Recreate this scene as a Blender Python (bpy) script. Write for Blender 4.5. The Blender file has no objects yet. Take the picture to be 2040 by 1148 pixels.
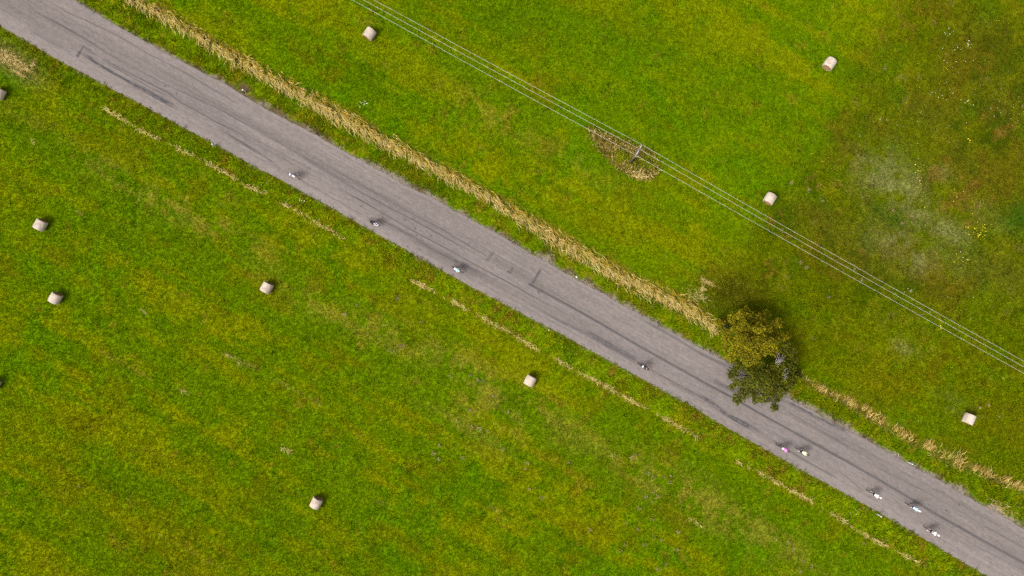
import bpy, bmesh, math, random
import numpy as np
from mathutils import Vector, Matrix, Quaternion

# ------------------------------------------------------------------ set-up
scene = bpy.context.scene
COL = scene.collection
PPM = 15.8                    # photo pixels per metre on the ground
CX, CY = 1020.0, 574.0        # photo centre
H = 86.0                      # flying height of the camera
R = math.radians
rng = np.random.default_rng(11)
random.seed(11)

cam_d = bpy.data.cameras.new('camera')
cam_d.sensor_width = 36.0
cam_d.lens = 36.0 * H / (2040.0 / PPM)
cam_d.clip_end = 3000.0
cam = bpy.data.objects.new('camera', cam_d)
cam.location = (0, 0, H)
cam.rotation_euler = (0, 0, 0)
COL.objects.link(cam)
scene.camera = cam

# ------------------------------------------------------------------ light: bright overcast, sun soft behind cloud
SUN_EL, SUN_FROM = R(50), Vector((-0.86, -0.5, 0)).normalized()
world = bpy.data.worlds.new('World')
scene.world = world
world.use_nodes = True
nt = world.node_tree
nt.nodes.clear()
sky = nt.nodes.new('ShaderNodeTexSky')
sky.sky_type = 'NISHITA'
sky.sun_disc = False
sky.sun_elevation = SUN_EL
sky.sun_rotation = math.atan2(SUN_FROM.x, SUN_FROM.y)
sky.dust_density = 6.0
sky.air_density = 1.0
hs = nt.nodes.new('ShaderNodeHueSaturation')
hs.inputs['Saturation'].default_value = 0.12
bg = nt.nodes.new('ShaderNodeBackground')
bg.inputs['Strength'].default_value = 0.10
wo = nt.nodes.new('ShaderNodeOutputWorld')
nt.links.new(sky.outputs['Color'], hs.inputs['Color'])
nt.links.new(hs.outputs['Color'], bg.inputs['Color'])
nt.links.new(bg.outputs['Background'], wo.inputs['Surface'])

sun_d = bpy.data.lights.new('sun', 'SUN')
sun_d.energy = 1.5
sun_d.angle = R(20)
sun_d.color = (1.0, 0.95, 0.88)
sun = bpy.data.objects.new('sun', sun_d)
sdir = Vector((-SUN_FROM.x * math.cos(SUN_EL), -SUN_FROM.y * math.cos(SUN_EL), -math.sin(SUN_EL)))
sun.rotation_euler = sdir.to_track_quat('-Z', 'Y').to_euler()
sun.location = (0, 0, 60)
COL.objects.link(sun)

vs = scene.view_settings
vs.view_transform = 'Standard'
vs.look = 'None'
vs.gamma = 1.0
vs.exposure = 0.85
vs.use_curve_mapping = False
scene.cycles.max_bounces = 5
scene.cycles.diffuse_bounces = 3
scene.cycles.use_denoising = False


# ------------------------------------------------------------------ helpers
def W(px, py, z=0.0):
    """Photo pixel -> world point at height z."""
    f = (H - z) / H / PPM
    return Vector(((px - CX) * f, (CY - py) * f, z))


def tag(o, label=None, cat=None, group=None, kind=None):
    if label: o['label'] = label
    if cat: o['category'] = cat
    if group: o['group'] = group
    if kind: o['kind'] = kind
    return o


def link(name, me, parent=None, mats=()):
    o = bpy.data.objects.new(name, me)
    COL.objects.link(o)
    if me is not None:
        for m in mats:
            me.materials.append(m)
    if parent: o.parent = parent
    return o


def empty(name, loc=(0, 0, 0), rz=0.0):
    o = bpy.data.objects.new(name, None)
    o.empty_display_size = 0.2
    o.location = loc
    o.rotation_euler = (0, 0, rz)
    COL.objects.link(o)
    return o


def mesh_np(name, verts, quads=None, tris=None, color=None, smooth=False):
    me = bpy.data.meshes.new(name)
    verts = np.asarray(verts, np.float32)
    loops, starts, off = [], [], 0
    for arr, k in ((quads, 4), (tris, 3)):
        if arr is not None and len(arr):
            a = np.asarray(arr, np.int32).reshape(-1, k)
            loops.append(a.ravel())
            starts.append(off + np.arange(len(a), dtype=np.int32) * k)
            off += a.size
    loops = np.concatenate(loops); starts = np.concatenate(starts)
    me.vertices.add(len(verts)); me.vertices.foreach_set('co', verts.ravel())
    me.loops.add(len(loops)); me.loops.foreach_set('vertex_index', loops)
    me.polygons.add(len(starts)); me.polygons.foreach_set('loop_start', starts)
    if color is not None:
        add_color(me, 'albedo', color)
    me.update(calc_edges=True)
    if smooth:
        me.polygons.foreach_set('use_smooth', np.ones(len(starts), bool))
    return me


def add_color(me, name, c):
    a = me.attributes.new(name, 'FLOAT_COLOR', 'POINT')
    c = np.asarray(c, np.float32)
    full = np.ones((len(c), 4), np.float32); full[:, :3] = c
    a.data.foreach_set('color', full.ravel())


def add_float(me, name, v):
    a = me.attributes.new(name, 'FLOAT', 'POINT')
    a.data.foreach_set('value', np.asarray(v, np.float32).ravel())


def gnoise(shape, dx, su, sv=None, ang=0.0):
    """Unit-variance smooth noise; su, sv = correlation lengths in metres along / across the direction ang."""
    sv = su if sv is None else sv
    ky = np.fft.fftfreq(shape[0], dx)[:, None]; kx = np.fft.rfftfreq(shape[1], dx)[None, :]
    ca, sa = math.cos(ang), math.sin(ang)
    ku, kv = kx * ca + ky * sa, -kx * sa + ky * ca
    filt = np.exp(-2 * math.pi ** 2 * ((ku * su) ** 2 + (kv * sv) ** 2) * 0.5)
    f = np.fft.rfft2(rng.standard_normal(shape)) * filt
    n = np.fft.irfft2(f, shape)
    return (n - n.mean()) / (n.std() + 1e-9)


def sstep(a, b, x):
    t = np.clip((x - a) / (b - a), 0, 1)
    return t * t * (3 - 2 * t)


def mixc(c, col, m):
    return c + (np.asarray(col, float) - c) * np.clip(m, 0, 1)[..., None]


def polydist(px, py, pts):
    """Distance (px) to a polyline and the position along it (0..1)."""
    best = np.full(px.shape, 1e9); along = np.zeros(px.shape)
    pts = [tuple(map(float, p[:2])) for p in pts]
    n = len(pts) - 1
    for i in range(n):
        (x0, y0), (x1, y1) = pts[i], pts[i + 1]
        dx, dy = x1 - x0, y1 - y0
        t = np.clip(((px - x0) * dx + (py - y0) * dy) / (dx * dx + dy * dy + 1e-9), 0, 1)
        d = np.hypot(px - x0 - t * dx, py - y0 - t * dy)
        m = d < best
        best[m] = d[m]; along[m] = ((i + t) / n)[m]
    return best, along


def inpoly(px, py, pts):
    inside = np.zeros(px.shape, bool)
    n = len(pts)
    for i in range(n):
        x0, y0 = pts[i]; x1, y1 = pts[(i + 1) % n]
        c = ((y0 > py) != (y1 > py)) & (px < (x1 - x0) * (py - y0) / (y1 - y0 + 1e-9) + x0)
        inside ^= c
    return inside


def blob(px, py, cx, cy, rx, ry, ang=29.2):
    a = R(ang)
    u = ((px - cx) * math.cos(a) + (py - cy) * math.sin(a)) / rx
    v = (-(px - cx) * math.sin(a) + (py - cy) * math.cos(a)) / ry
    return np.exp(-(u * u + v * v) * 0.7)


# ------------------------------------------------------------------ materials
def new_mat(name, rough=0.85, spec=0.15):
    m = bpy.data.materials.new(name)
    m.use_nodes = True
    b = m.node_tree.nodes['Principled BSDF']
    b.inputs['Roughness'].default_value = rough
    b.inputs['Specular IOR Level'].default_value = spec
    return m, m.node_tree, b


def N(nt, typ, **kw):
    n = nt.nodes.new(typ)
    for k, v in kw.items():
        if hasattr(n, k): setattr(n, k, v)
        else: n.inputs[k].default_value = v
    return n


def mulmix(nt, a, b, fac=1.0):
    m = nt.nodes.new('ShaderNodeMix'); m.data_type = 'RGBA'; m.blend_type = 'MULTIPLY'
    m.inputs['Factor'].default_value = fac
    nt.links.new(a, m.inputs[6]); nt.links.new(b, m.inputs[7])
    return m.outputs[2]


def maprange(nt, src, a, b, lo, hi):
    m = nt.nodes.new('ShaderNodeMapRange')
    m.inputs[1].default_value = a; m.inputs[2].default_value = b
    m.inputs[3].default_value = lo; m.inputs[4].default_value = hi
    nt.links.new(src, m.inputs[0])
    return m.outputs[0]


def attr_mat(name, source='GEOMETRY', noise=((9.0, 0.35),), rnd=0.0, rough=0.85, spec=0.12, hue=0.0, transl=0.0, bump=0.0):
    """Colour from the 'albedo' attribute, broken up by noise and by a random value for each instance."""
    m, nt, b = new_mat(name, rough, spec)
    at = N(nt, 'ShaderNodeAttribute', attribute_type=source, attribute_name='albedo')
    col = at.outputs['Color']
    geo = N(nt, 'ShaderNodeNewGeometry')
    for sc, amt in noise:
        nz = N(nt, 'ShaderNodeTexNoise', Scale=sc, Detail=2.0, Roughness=0.6)
        nt.links.new(geo.outputs['Position'], nz.inputs['Vector'])
        v = maprange(nt, nz.outputs[0], 0.28, 0.72, 1 - amt, 1 + amt)
        col = mulmix(nt, col, v)
        if bump:
            bp = N(nt, 'ShaderNodeBump', Strength=bump, Distance=0.02)
            nt.links.new(nz.outputs[0], bp.inputs['Height'])
            nt.links.new(bp.outputs[0], b.inputs['Normal'])
    if rnd or hue:
        oi = N(nt, 'ShaderNodeObjectInfo')
        if rnd:
            col = mulmix(nt, col, maprange(nt, oi.outputs['Random'], 0, 1, 1 - rnd, 1 + rnd))
        if hue:
            wn = N(nt, 'ShaderNodeTexWhiteNoise', noise_dimensions='1D')
            nt.links.new(oi.outputs['Random'], wn.inputs['W'])
            h = N(nt, 'ShaderNodeHueSaturation')
            nt.links.new(maprange(nt, wn.outputs['Value'], 0, 1, 0.5 - hue, 0.5 + hue), h.inputs['Hue'])
            nt.links.new(col, h.inputs['Color'])
            col = h.outputs['Color']
    nt.links.new(col, b.inputs['Base Color'])
    if transl:
        tr = N(nt, 'ShaderNodeBsdfTranslucent')
        nt.links.new(col, tr.inputs['Color'])
        mx = N(nt, 'ShaderNodeMixShader'); mx.inputs[0].default_value = transl
        nt.links.new(b.outputs[0], mx.inputs[1]); nt.links.new(tr.outputs[0], mx.inputs[2])
        nt.links.new(mx.outputs[0], nt.nodes['Material Output'].inputs['Surface'])
    return m


def plain_mat(name, col, rough=0.6, spec=0.3, noise=0.15, scale=12.0, metallic=0.0):
    m, nt, b = new_mat(name, rough, spec)
    tc = N(nt, 'ShaderNodeTexCoord')
    nz = N(nt, 'ShaderNodeTexNoise', Scale=scale, Detail=3.0)
    nt.links.new(tc.outputs['Object'], nz.inputs['Vector'])
    rgb = N(nt, 'ShaderNodeRGB'); rgb.outputs[0].default_value = (*col, 1)
    nt.links.new(mulmix(nt, rgb.outputs[0], maprange(nt, nz.outputs[0], 0.3, 0.7, 1 - noise, 1 + noise)), b.inputs['Base Color'])
    b.inputs['Metallic'].default_value = metallic
    return m


M_GROUND = attr_mat('meadow_soil', spec=0.0, noise=((5.0, 0.25), (16.0, 0.35)), bump=0.4)
M_ROAD = attr_mat('worn_asphalt', noise=((3.0, 0.04), (14.0, 0.12)), rough=0.92, spec=0.1)
M_GRASS = attr_mat('grass_blade', source='INSTANCER', noise=((2.2, 0.15),), rnd=0.30, hue=0.014, transl=0.2, spec=0.0)
M_STALK = attr_mat('dry_stalk', noise=((3.0, 0.12),), spec=0.1, transl=0.12)
M_LEAF = attr_mat('tree_leaf', noise=((1.3, 0.2),), rough=0.7, spec=0.06, transl=0.18)
M_PETAL = attr_mat('flower_petal', noise=((8.0, 0.08),), transl=0.1)
M_STONE = attr_mat('grit', noise=((20.0, 0.2),))

# ------------------------------------------------------------------ road edges, in photo pixels
UP = [(-400, -304), (0, -81), (145, 0), (300, 91), (467, 180), (510, 205), (657, 287), (760, 344), (885, 410), (1020, 484),
      (1082, 522), (1180, 575), (1345, 668), (1450, 725), (1567, 794), (1692, 861), (1755, 894), (1830, 936), (1955, 1008),
      (2040, 1056), (2440, 1280)]
LO = [(-400, -174), (0, 50), (100, 110), (200, 163), (300, 217), (430, 287), (510, 332), (567, 362), (680, 424), (760, 470),
      (835, 512), (935, 569), (1020, 613), (1095, 653), (1180, 699), (1270, 749), (1370, 803), (1455, 855), (1530, 898),
      (1630, 953), (1730, 1008), (1842, 1073), (1965, 1146), (2440, 1412)]
ROAD_ANG = math.atan(0.558)
CA = math.cos(ROAD_ANG)


def y_up(px): return np.interp(px, [p[0] for p in UP], [p[1] for p in UP])
def y_lo(px): return np.interp(px, [p[0] for p in LO], [p[1] for p in LO])


# ------------------------------------------------------------------ colour map of the meadow (what grows where)
GREEN = (.099, .163, .0008); YEL = (.168, .188, .0010); DARK = (.066, .118, .0008); OLIVE = (.150, .142, .0015)
BROWN = (.110, .070, .012); TAN = (.24, .185, .075); PALE = (.190, .196, .052); SOIL = (.17, .135, .10)
GREY = (.22, .19, .16); LUSH = (.084, .174, .0008)

DX = 0.25
gx = np.arange(-70, 70.01, DX); gy = np.arange(-42, 42.01, DX)
GX, GY = np.meshgrid(gx, gy)
SH = GX.shape
PX = GX * PPM + CX; PY = CY - GY * PPM
NA = -ROAD_ANG                                      # the road runs down to the right in world axes
nA = .75 * gnoise(SH, DX, 12.0, 1.5, NA) + .65 * gnoise(SH, DX, 7.0, .5, NA); nA2 = gnoise(SH, DX, 3.0, .35, NA); nB = gnoise(SH, DX, 3.2); nB2 = gnoise(SH, DX, 4.2)
nC = gnoise(SH, DX, 1.1); nC2 = gnoise(SH, DX, .8); nC3 = gnoise(SH, DX, 1.3); nD = gnoise(SH, DX, .38); nD2 = gnoise(SH, DX, .3)
nE = gnoise(SH, DX, .2)

STRAW = [(255, -8, 40), (320, 25, 38), (400, 75, 36), (500, 133, 38), (560, 165, 44), (640, 210, 46), (720, 255, 45), (800, 297, 40),
         (870, 335, 38), (930, 368, 38), (975, 392, 26), (1040, 432, 42), (1100, 470, 46), (1180, 515, 46), (1240, 550, 44),
         (1300, 580, 48), (1350, 602, 46), (1390, 625, 42), (1425, 655, 26)]
STRAW2 = [(1585, 745, 8), (1630, 775, 14), (1690, 802, 18), (1760, 845, 18), (1830, 885, 20), (1900, 918, 28), (1960, 945, 20), (2060, 985, 14)]
THIN = [[(205, 215), (250, 240), (285, 262), (330, 285), (400, 318), (450, 345), (490, 370), (530, 385), (570, 410), (610, 432), (640, 448), (690, 478)],
        [(820, 558), (870, 583), (930, 615), (970, 638), (1020, 665), (1060, 690), (1100, 712), (1150, 740), (1200, 765), (1240, 790), (1300, 820), (1390, 872)],
        [(1465, 918), (1530, 950), (1560, 968), (1620, 1000), (1705, 1053), (1750, 1080), (1840, 1125)]]
POLE_PATCH = [(1168, 255), (1240, 283), (1290, 300), (1312, 330), (1298, 357), (1265, 354), (1228, 336), (1207, 310), (1185, 282)]

tU = (y_up(PX) - PY) * CA          # px outside the upper edge (positive = above the road)
tL = (PY - y_lo(PX)) * CA          # px outside the lower edge
on_road = (tU < 0) & (tL < 0)

alb = np.empty(SH + (3,)); alb[:] = GREEN
tall = np.ones(SH); dens = np.ones(SH)
# the mown field
alb = mixc(alb, YEL, sstep(-.6, 1.9, nB * .45 + nA * .9 + nC * .35 + nD * .2) * .95)
alb = mixc(alb, DARK, sstep(.4, 2.3, nB2 * .5 + nC3 * .5 - nA * .5) * .7)
alb = mixc(alb, LUSH, sstep(.3, 1.8, nC2 * .6 + nB2 * .6) * .8)
alb = mixc(alb, OLIVE, sstep(.4, 2.0, nC3 * .6 - nB * .5 + nA2 * .5) * .55)
alb = mixc(alb, (.20, .15, .008), sstep(1.4, 2.6, nC2 * .8 + nD * .6) * .5)
for cx, cy, rx, ry, s in ((250, 365, 120, 22, .40), (430, 445, 110, 24, .45), (330, 400, 90, 14, .35), (640, 610, 110, 22, .30), (720, 650, 60, 18, .35),
                          (900, 710, 120, 24, .30), (980, 790, 130, 40, .42), (930, 850, 70, 26, .38), (1100, 830, 90, 20, .22), (1320, 960, 140, 26, .36),
                          (1400, 1010, 150, 30, .38), (1500, 1050, 120, 24, .30), (480, 330, 60, 12, .25), (960, 215, 70, 26, .26), (1005, 235, 30, 14, .25),
                          (1100, 300, 110, 18, .22), (60, 240, 60, 16, .25), (1780, 650, 60, 24, .3)):
    alb = mixc(alb, (.250, .205, .022), blob(PX, PY, cx, cy, rx, ry) * s * .75 * np.clip(.75 + .5 * nD + .45 * nC + .35 * nA2, 0, 1.6))
for cx, cy, rx, ry, s, c in ((830, 620, 70, 30, .55, YEL), (60, 870, 120, 60, .35, YEL), (1730, 60, 60, 45, .45, YEL), (1620, 300, 35, 45, .7, LUSH),
                             (1560, 420, 40, 30, .4, LUSH), (480, 60, 80, 40, .3, LUSH), (990, 60, 90, 60, .35, LUSH), (1010, 40, 50, 40, .4, DARK),
                             (760, 100, 120, 50, .25, LUSH), (1300, 200, 130, 70, .25, LUSH), (600, 1080, 220, 60, .25, DARK), (300, 1080, 220, 60, .2, OLIVE),
                             (1330, 90, 200, 70, .45, (.078, .145, .0008)), (1150, 60, 120, 50, .35, (.075, .14, .0008)), (1480, 200, 120, 60, .3, (.080, .150, .0008)), (100, 330, 120, 60, .25, LUSH), (30, 230, 70, 50, .35, DARK), (1250, 470, 170, 60, .25, YEL), (1420, 400, 120, 50, .2, YEL)):
    alb = mixc(alb, c, blob(PX, PY, cx, cy, rx, ry) * s)
# mower tracks: narrow straw-coloured lines along the road direction
for a, b, s in (((200, 700), (300, 755), .45), ((445, 703), (505, 733), .8), ((505, 733), (640, 806), .45), ((355, 772), (385, 788), .7), ((720, 980), (780, 1012), .55),
                ((150, 420), (170, 432), .9), ((1380, 1035), (1410, 1052), .6), ((840, 600), (875, 618), .2), ((900, 740), (1010, 800), .2), ((960, 1005), (1000, 1020), .5),
                ((310, 1060), (440, 1131), .3), ((600, 590), (690, 660), .25), ((1300, 880), (1460, 975), .2)):
    d, _ = polydist(PX, PY, [a, b])
    alb = mixc(alb, (.26, .215, .04), np.exp(-(d / 2.6) ** 2) * s * .6 * np.clip(.7 + .6 * nD, 0, 1.4))

# the uncut meadow on the slope beyond the wires: brown, olive and dark green in soft mottles
MEAD = [(1830, -60), (1745, 70), (1715, 150), (1650, 270), (1600, 345), (1560, 410), (1505, 490), (1440, 545), (1390, 590), (1440, 660), (1590, 740),
        (1700, 790), (1860, 880), (2150, 1010), (2200, 1000), (2200, -60)]
nF = gnoise(SH, DX, 6.0); nF2 = gnoise(SH, DX, 6.0)
inside = inpoly(PX + 22 * nF + 16 * nB + 12 * nC + 8 * nD, PY + 22 * nF2 + 16 * nB2 + 12 * nC2 + 8 * nD2, MEAD).astype(float)
k = np.exp(-np.arange(-8, 9) ** 2 / 18.0); k /= k.sum()
for ax in (0, 1, 0, 1, 0, 1):
    inside = np.apply_along_axis(lambda r: np.convolve(np.pad(r, 8, 'edge'), k, 'valid'), ax, inside)
md = np.empty(SH + (3,)); md[:] = (.104, .122, .0012)
md = mixc(md, (.038, .074, .001), sstep(.0, 1.4, nB2 * .55 + nC * .8 + nD * .25) * .9)
md = mixc(md, (.132, .094, .005), sstep(.0, 1.5, nB * .6 + nC3 * .65 + nD * .3) * .85)
md = mixc(md, (.165, .165, .003), sstep(.3, 1.8, -nB * .5 + nC2 * .75 - nA * .2) * .85)
md = mixc(md, (.19, .105, .014), sstep(.7, 1.9, nC * .55 - nB2 * .5 + nD * .45) * .7)
md = mixc(md, (.062, .130, .001), sstep(.6, 1.8, nC3 * .8 - nB * .5) * .8)
md = mixc(md, PALE, sstep(1.5, 2.8, nD * .8 + nC2 * .4) * .35)
md = mixc(md, alb, np.full(SH, .10) + .20 * sstep(-.5, 1.5, nF))
low = sstep(520, 700, PY)                            # greener and yellower towards the lower right
md = mixc(md, mixc(alb, OLIVE, .25 + .3 * sstep(-.5, 1.2, nC + nD * .4)), low * .75)
alb = mixc(alb, md, inside)
for cx, cy, rx, ry, s in ((1770, 355, 46, 40, .95), (1800, 385, 30, 26, .7), (1735, 330, 40, 20, .4), (1880, 458, 32, 17, .9), (1835, 425, 20, 22, .7), (1905, 465, 26, 14, .5),
                          (1780, 480, 36, 18, .6), (1822, 520, 30, 20, .75), (1765, 500, 60, 16, .35), (1880, 345, 18, 12, .4), (1800, 695, 22, 10, .5), (1900, 805, 26, 12, .35),
                          (1860, 500, 80, 26, .3), (1970, 430, 40, 20, .3)):
    alb = mixc(alb, PALE, blob(PX, PY, cx, cy, rx, ry) * s * .95 * np.clip(.85 + .35 * nD + .25 * nC, 0, 1.2))
for cx, cy, rx, ry, s, c in ((2032, 432, 30, 34, .9, (.040, .105, .004)), (1700, 270, 26, 16, .5, DARK), (1665, 350, 18, 14, .5, LUSH), (1780, 440, 34, 10, .6, (.045, .09, .004)),
                             (1750, 420, 24, 12, .5, (.05, .10, .004)), (1900, 100, 60, 40, .35, DARK), (2000, 200, 60, 50, .25, BROWN), (1850, 230, 50, 30, .3, BROWN),
                             (1930, 340, 70, 40, .4, (.13, .10, .008)), (1680, 480, 80, 30, .35, (.13, .11, .010)), (1990, 540, 60, 30, .35, (.14, .105, .014)), (1470, 580, 60, 26, .5, (.11, .095, .006)),
                             (2000, 700, 60, 40, .3, DARK), (1900, 150, 40, 60, .4, (.125, .085, .006)), (1960, 60, 60, 40, .4, (.11, .08, .006)), (1850, 560, 60, 24, .4, (.125, .095, .008)), (1760, 260, 40, 20, .45, (.12, .085, .006)),
                             (2010, 330, 40, 60, .4, (.12, .085, .006)), (1620, 420, 40, 18, .4, (.13, .10, .008)), (1720, 540, 50, 16, .35, (.13, .095, .008)), (1900, 900, 60, 20, .25, (.16, .14, .006))):
    alb = mixc(alb, c, blob(PX, PY, cx, cy, rx, ry) * s)
tall += inside * .3

# verges along the road
straw_d, _ = polydist(PX, PY, STRAW + STRAW2)
STRAW = [(a, b, w * .60) for a, b, w in STRAW]; STRAW2 = [(a, b, w * .8) for a, b, w in STRAW2]
mid_px = np.interp(PX, [p[0] for p in STRAW + STRAW2], [p[1] for p in STRAW + STRAW2])
up_verge = ((tU > 0) & (PY > mid_px - 4)).astype(float)
thin_all = THIN[0] + THIN[1] + THIN[2]
mid_lo = np.interp(PX, [-100] + [p[0] for p in thin_all] + [2100], [62] + [p[1] for p in thin_all] + [1272])
lo_verge = ((tL > 0) & (PY < mid_lo)).astype(float)
vg = np.empty(SH + (3,)); vg[:] = (.125, .182, .0012)
vg = mixc(vg, (.200, .205, .002), sstep(-.2, 1.6, nC * .5 + nD * .7) * .9)
vg = mixc(vg, (.070, .150, .001), sstep(.2, 1.6, nC2 * .7 + nD2 * .6) * .8)
vg = mixc(vg, (.25, .175, .012), sstep(1.0, 2.0, nD2 * .8 + nC3 * .5) * .75)
vu = mixc(vg, (.160, .150, .004), np.exp(-(np.clip(tU, 0, 99) / 20) ** 2) * np.clip(.55 + .35 * nC + .25 * nD, 0, 1))
vl = mixc(vg * 1.0, (.095, .125, .002), sstep(-.2, 1.4, nC3 * .6 + nD * .5) * .5)
vl = vl * (1.22 - .30 * sstep(800, 300, PX))[..., None]
vl = mixc(vl, (.19, .12, .010), sstep(.9, 1.9, nD2 + .3 * nC) * .6)
alb = mixc(alb, vu, up_verge * .9)
alb = mixc(alb, vl, lo_verge * .9)
tall += up_verge * .1 + lo_verge * .15
# lighter, trodden band between the thin straw line and the field
bandL = np.exp(-((PY - mid_lo) * CA / 14) ** 2)
alb = mixc(alb, OLIVE, bandL * .35 * (1 - lo_verge))
# darker rank edge beside the road at the lower side
edge_lo = np.exp(-(np.clip(tL, 0, 99) / 9) ** 2) * (tL > -3)
alb = mixc(alb, (.105, .105, .004), edge_lo * .6 * np.clip(.8 + .5 * nD, 0, 1.2))
tall += edge_lo * .35
# gravel and bare soil on the upper shoulder, grass creeping in
sh_w = np.interp(PX, [0, 250, 400, 520, 640, 760, 900, 1000, 1100, 1180, 1260, 1400, 1560, 1640, 1760, 1860, 1960, 2040],
                 [4, 7, 8, 13, 11, 12, 13, 13, 15, 16, 10, 8, 12, 14, 9, 12, 14, 16]) * (1 + .28 * nC + .22 * nD)
shoulder = sstep(1.0, .55, tU / np.maximum(sh_w, 2)) * (tU > -6)
scol = np.empty(SH + (3,)); scol[:] = (.19, .155, .125)
scol = mixc(scol, (.085, .060, .032), sstep(.1, 1.3, nD * .8 + nC3 * .5 + 1.1 * sstep(720, 560, PX) * (PX > 200)))
scol = mixc(scol, (.10, .10, .02), sstep(.5, 1.4, nD2))
alb = mixc(alb, scol, shoulder * .92)
lshould = sstep(3.2, .5, tL + 1.4 * nD) * (tL > -5)
alb = mixc(alb, (.13, .105, .07), lshould * .7)
dens *= 1 - .93 * shoulder
dens *= 1 - .55 * lshould
# brown litter under the dry strip, straw corner patch and pole patch
straw_w = np.interp(PX, [p[0] for p in STRAW + STRAW2], [p[2] for p in STRAW + STRAW2])
alb = mixc(alb, (.19, .135, .035), np.exp(-(straw_d / (straw_w * .60)) ** 4) * .7 * np.clip(.75 + .5 * nC, .2, 1) * ((PX < 1440) | (PX > 1580)))
alb = mixc(alb, (.22, .17, .008), np.exp(-((straw_d - straw_w * .55) / 6) ** 2) * .45 * (PY < mid_px) * np.clip(.6 + .6 * nC, 0, 1.2) * ((PX < 1440) | (PX > 1580)))
corner = blob(PX, PY, 25, 122, 46, 17, 35)
alb = mixc(alb, (.23, .17, .06), corner * .85)
pp = inpoly(PX + 2 * nD, PY + 2 * nD2, POLE_PATCH).astype(float)
alb = mixc(alb, (.10, .085, .012), pp * .9)
brush = blob(PX, PY, 1450, 590, 60, 40, 10)
alb = mixc(alb, (.090, .085, .004), brush * .7)
tall += brush * .5
dens[(tU < 2.5) & (tL < 3.5)] = 0
alb *= (1 + .06 * nE)[..., None]
hole = blob(PX, PY, 487, 176, 11, 7)
alb = mixc(alb, (.085, .05, .03), hole * 1.3); dens *= 1 - np.clip(hole * 1.5, 0, 1)
alb = np.clip(alb, .0006, .6)

# ------------------------------------------------------------------ ground: one sheet, fine where the camera looks, out to the horizon
Z = .035 * gnoise(SH, DX, 2.5) + .012 * nD
near = np.clip(np.minimum(-tU, 99), -40, 40)
flat = sstep(30, 4, np.maximum(tU, tL))              # the ground settles to the road's foundation beside and under it
Z = Z * (1 - flat) - .045 * sstep(6, -2, np.maximum(tU, tL))
ny, nx = SH
V = np.stack([GX, GY, Z], -1).reshape(-1, 3)
idx = np.arange(ny * nx).reshape(ny, nx)
Q = np.stack([idx[:-1, :-1], idx[:-1, 1:], idx[1:, 1:], idx[1:, :-1]], -1).reshape(-1, 4)
rim = np.concatenate([idx[0, :], idx[1:, -1], idx[-1, -2::-1], idx[-2:0:-1, 0]])
far = V[rim].copy(); far[:, :2] *= 14.0; far[:, 2] = -.05
fi = len(V) + np.arange(len(rim))
V2 = np.concatenate([V, far])
r2 = np.roll(rim, -1); f2 = np.roll(fi, -1)
Q2 = np.concatenate([Q, np.stack([rim, fi, f2, r2], -1)])
colr = np.concatenate([alb.reshape(-1, 3), np.tile(np.array([[.066, .105, .004]]), (len(rim), 1))])
g_me = mesh_np('ground', V2, quads=Q2, color=colr, smooth=True)
s_me = mesh_np('grass_bed', V, quads=Q, color=alb.reshape(-1, 3))     # where tufts grow: the near field only
add_float(s_me, 'dens', dens)
add_float(s_me, 'tall', tall)
wd = (up_verge + lo_verge * .55) * (dens > .3) * np.clip(.75 + .5 * nC, 0, 2) + inside * .10 * np.clip(.4 + nC2, 0, 2) + .12 * (1 - inside) * np.clip(.35 + .8 * nC2, 0, 2)
wd = wd * (dens > .3) * .8 * (tL > 6) + wd * (dens > .3) * .8 * (tU > 3)
add_float(s_me, 'weed', wd)
ground = link('ground', g_me, None, [M_GROUND])
tag(ground, kind='structure', label='green and yellow meadow ground on both sides of the road')

# ------------------------------------------------------------------ road
rx = np.arange(-330, 2370, 1.7); nv = 112
tv = np.linspace(0, 1, nv)
yu, yl = y_up(rx), y_lo(rx)
dxm = 1.7 / PPM / CA
wob = gnoise((1, len(rx)), dxm, .35)[0] * .7 + gnoise((1, len(rx)), dxm, 1.6)[0] * .8
wob2 = gnoise((1, len(rx)), dxm, .3)[0] * .35 + gnoise((1, len(rx)), dxm, 2.0)[0] * .5
yu2 = yu - 2.0 + wob; yl2 = yl + .6 + wob2
RX = np.repeat(rx[None, :], nv, 0); RY = yu2[None, :] + (yl2 - yu2)[None, :] * tv[:, None]
RS = RX.shape
dvm = 7.3 / nv


def rnoise(su, sv):
    n = gnoise((nv, len(rx)), 1.0, su / dxm, sv / dvm, 0.0)
    return n


s1 = rnoise(16, .07); s2 = rnoise(9, .16); s3 = rnoise(5, .5); s4 = rnoise(.25, .1); s5 = rnoise(.1, .06); s6 = rnoise(2.0, .05); s7 = rnoise(30, .35)
ra = np.empty(RS + (3,)); ra[:] = (.174, .147, .136)
vv = np.repeat(tv[:, None], len(rx), 1)
lane = .5 + .5 * np.cos((vv - .5) * 2 * math.pi)     # darker, polished middle; paler dusty margins
ra *= (1.0 + .10 * (1 - lane) + .045 * s3 + .05 * s2 + .045 * s1 + .03 * s7)[..., None]
ra = mixc(ra, (.208, .178, .166), (sstep(.80, .97, vv) * .6 + sstep(.14, .02, vv) * .45))
ra = mixc(ra, (.185, .155, .148), sstep(.4, 1.8, s7) * .4)
left = sstep(1300, 300, RX)
ra = mixc(ra, (.105, .094, .094), (sstep(1.0, 2.2, s1 + .3 * s2) * .55 * sstep(.05, .15, vv) * sstep(.95, .85, vv)) * (.55 + .6 * left))
ra = mixc(ra, (.115, .104, .103), sstep(.7, 2.2, s6 + .6 * s2) * .33 * sstep(.04, .2, vv) * sstep(.9, .75, vv))
TAR = (.052, .050, .056)
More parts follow.
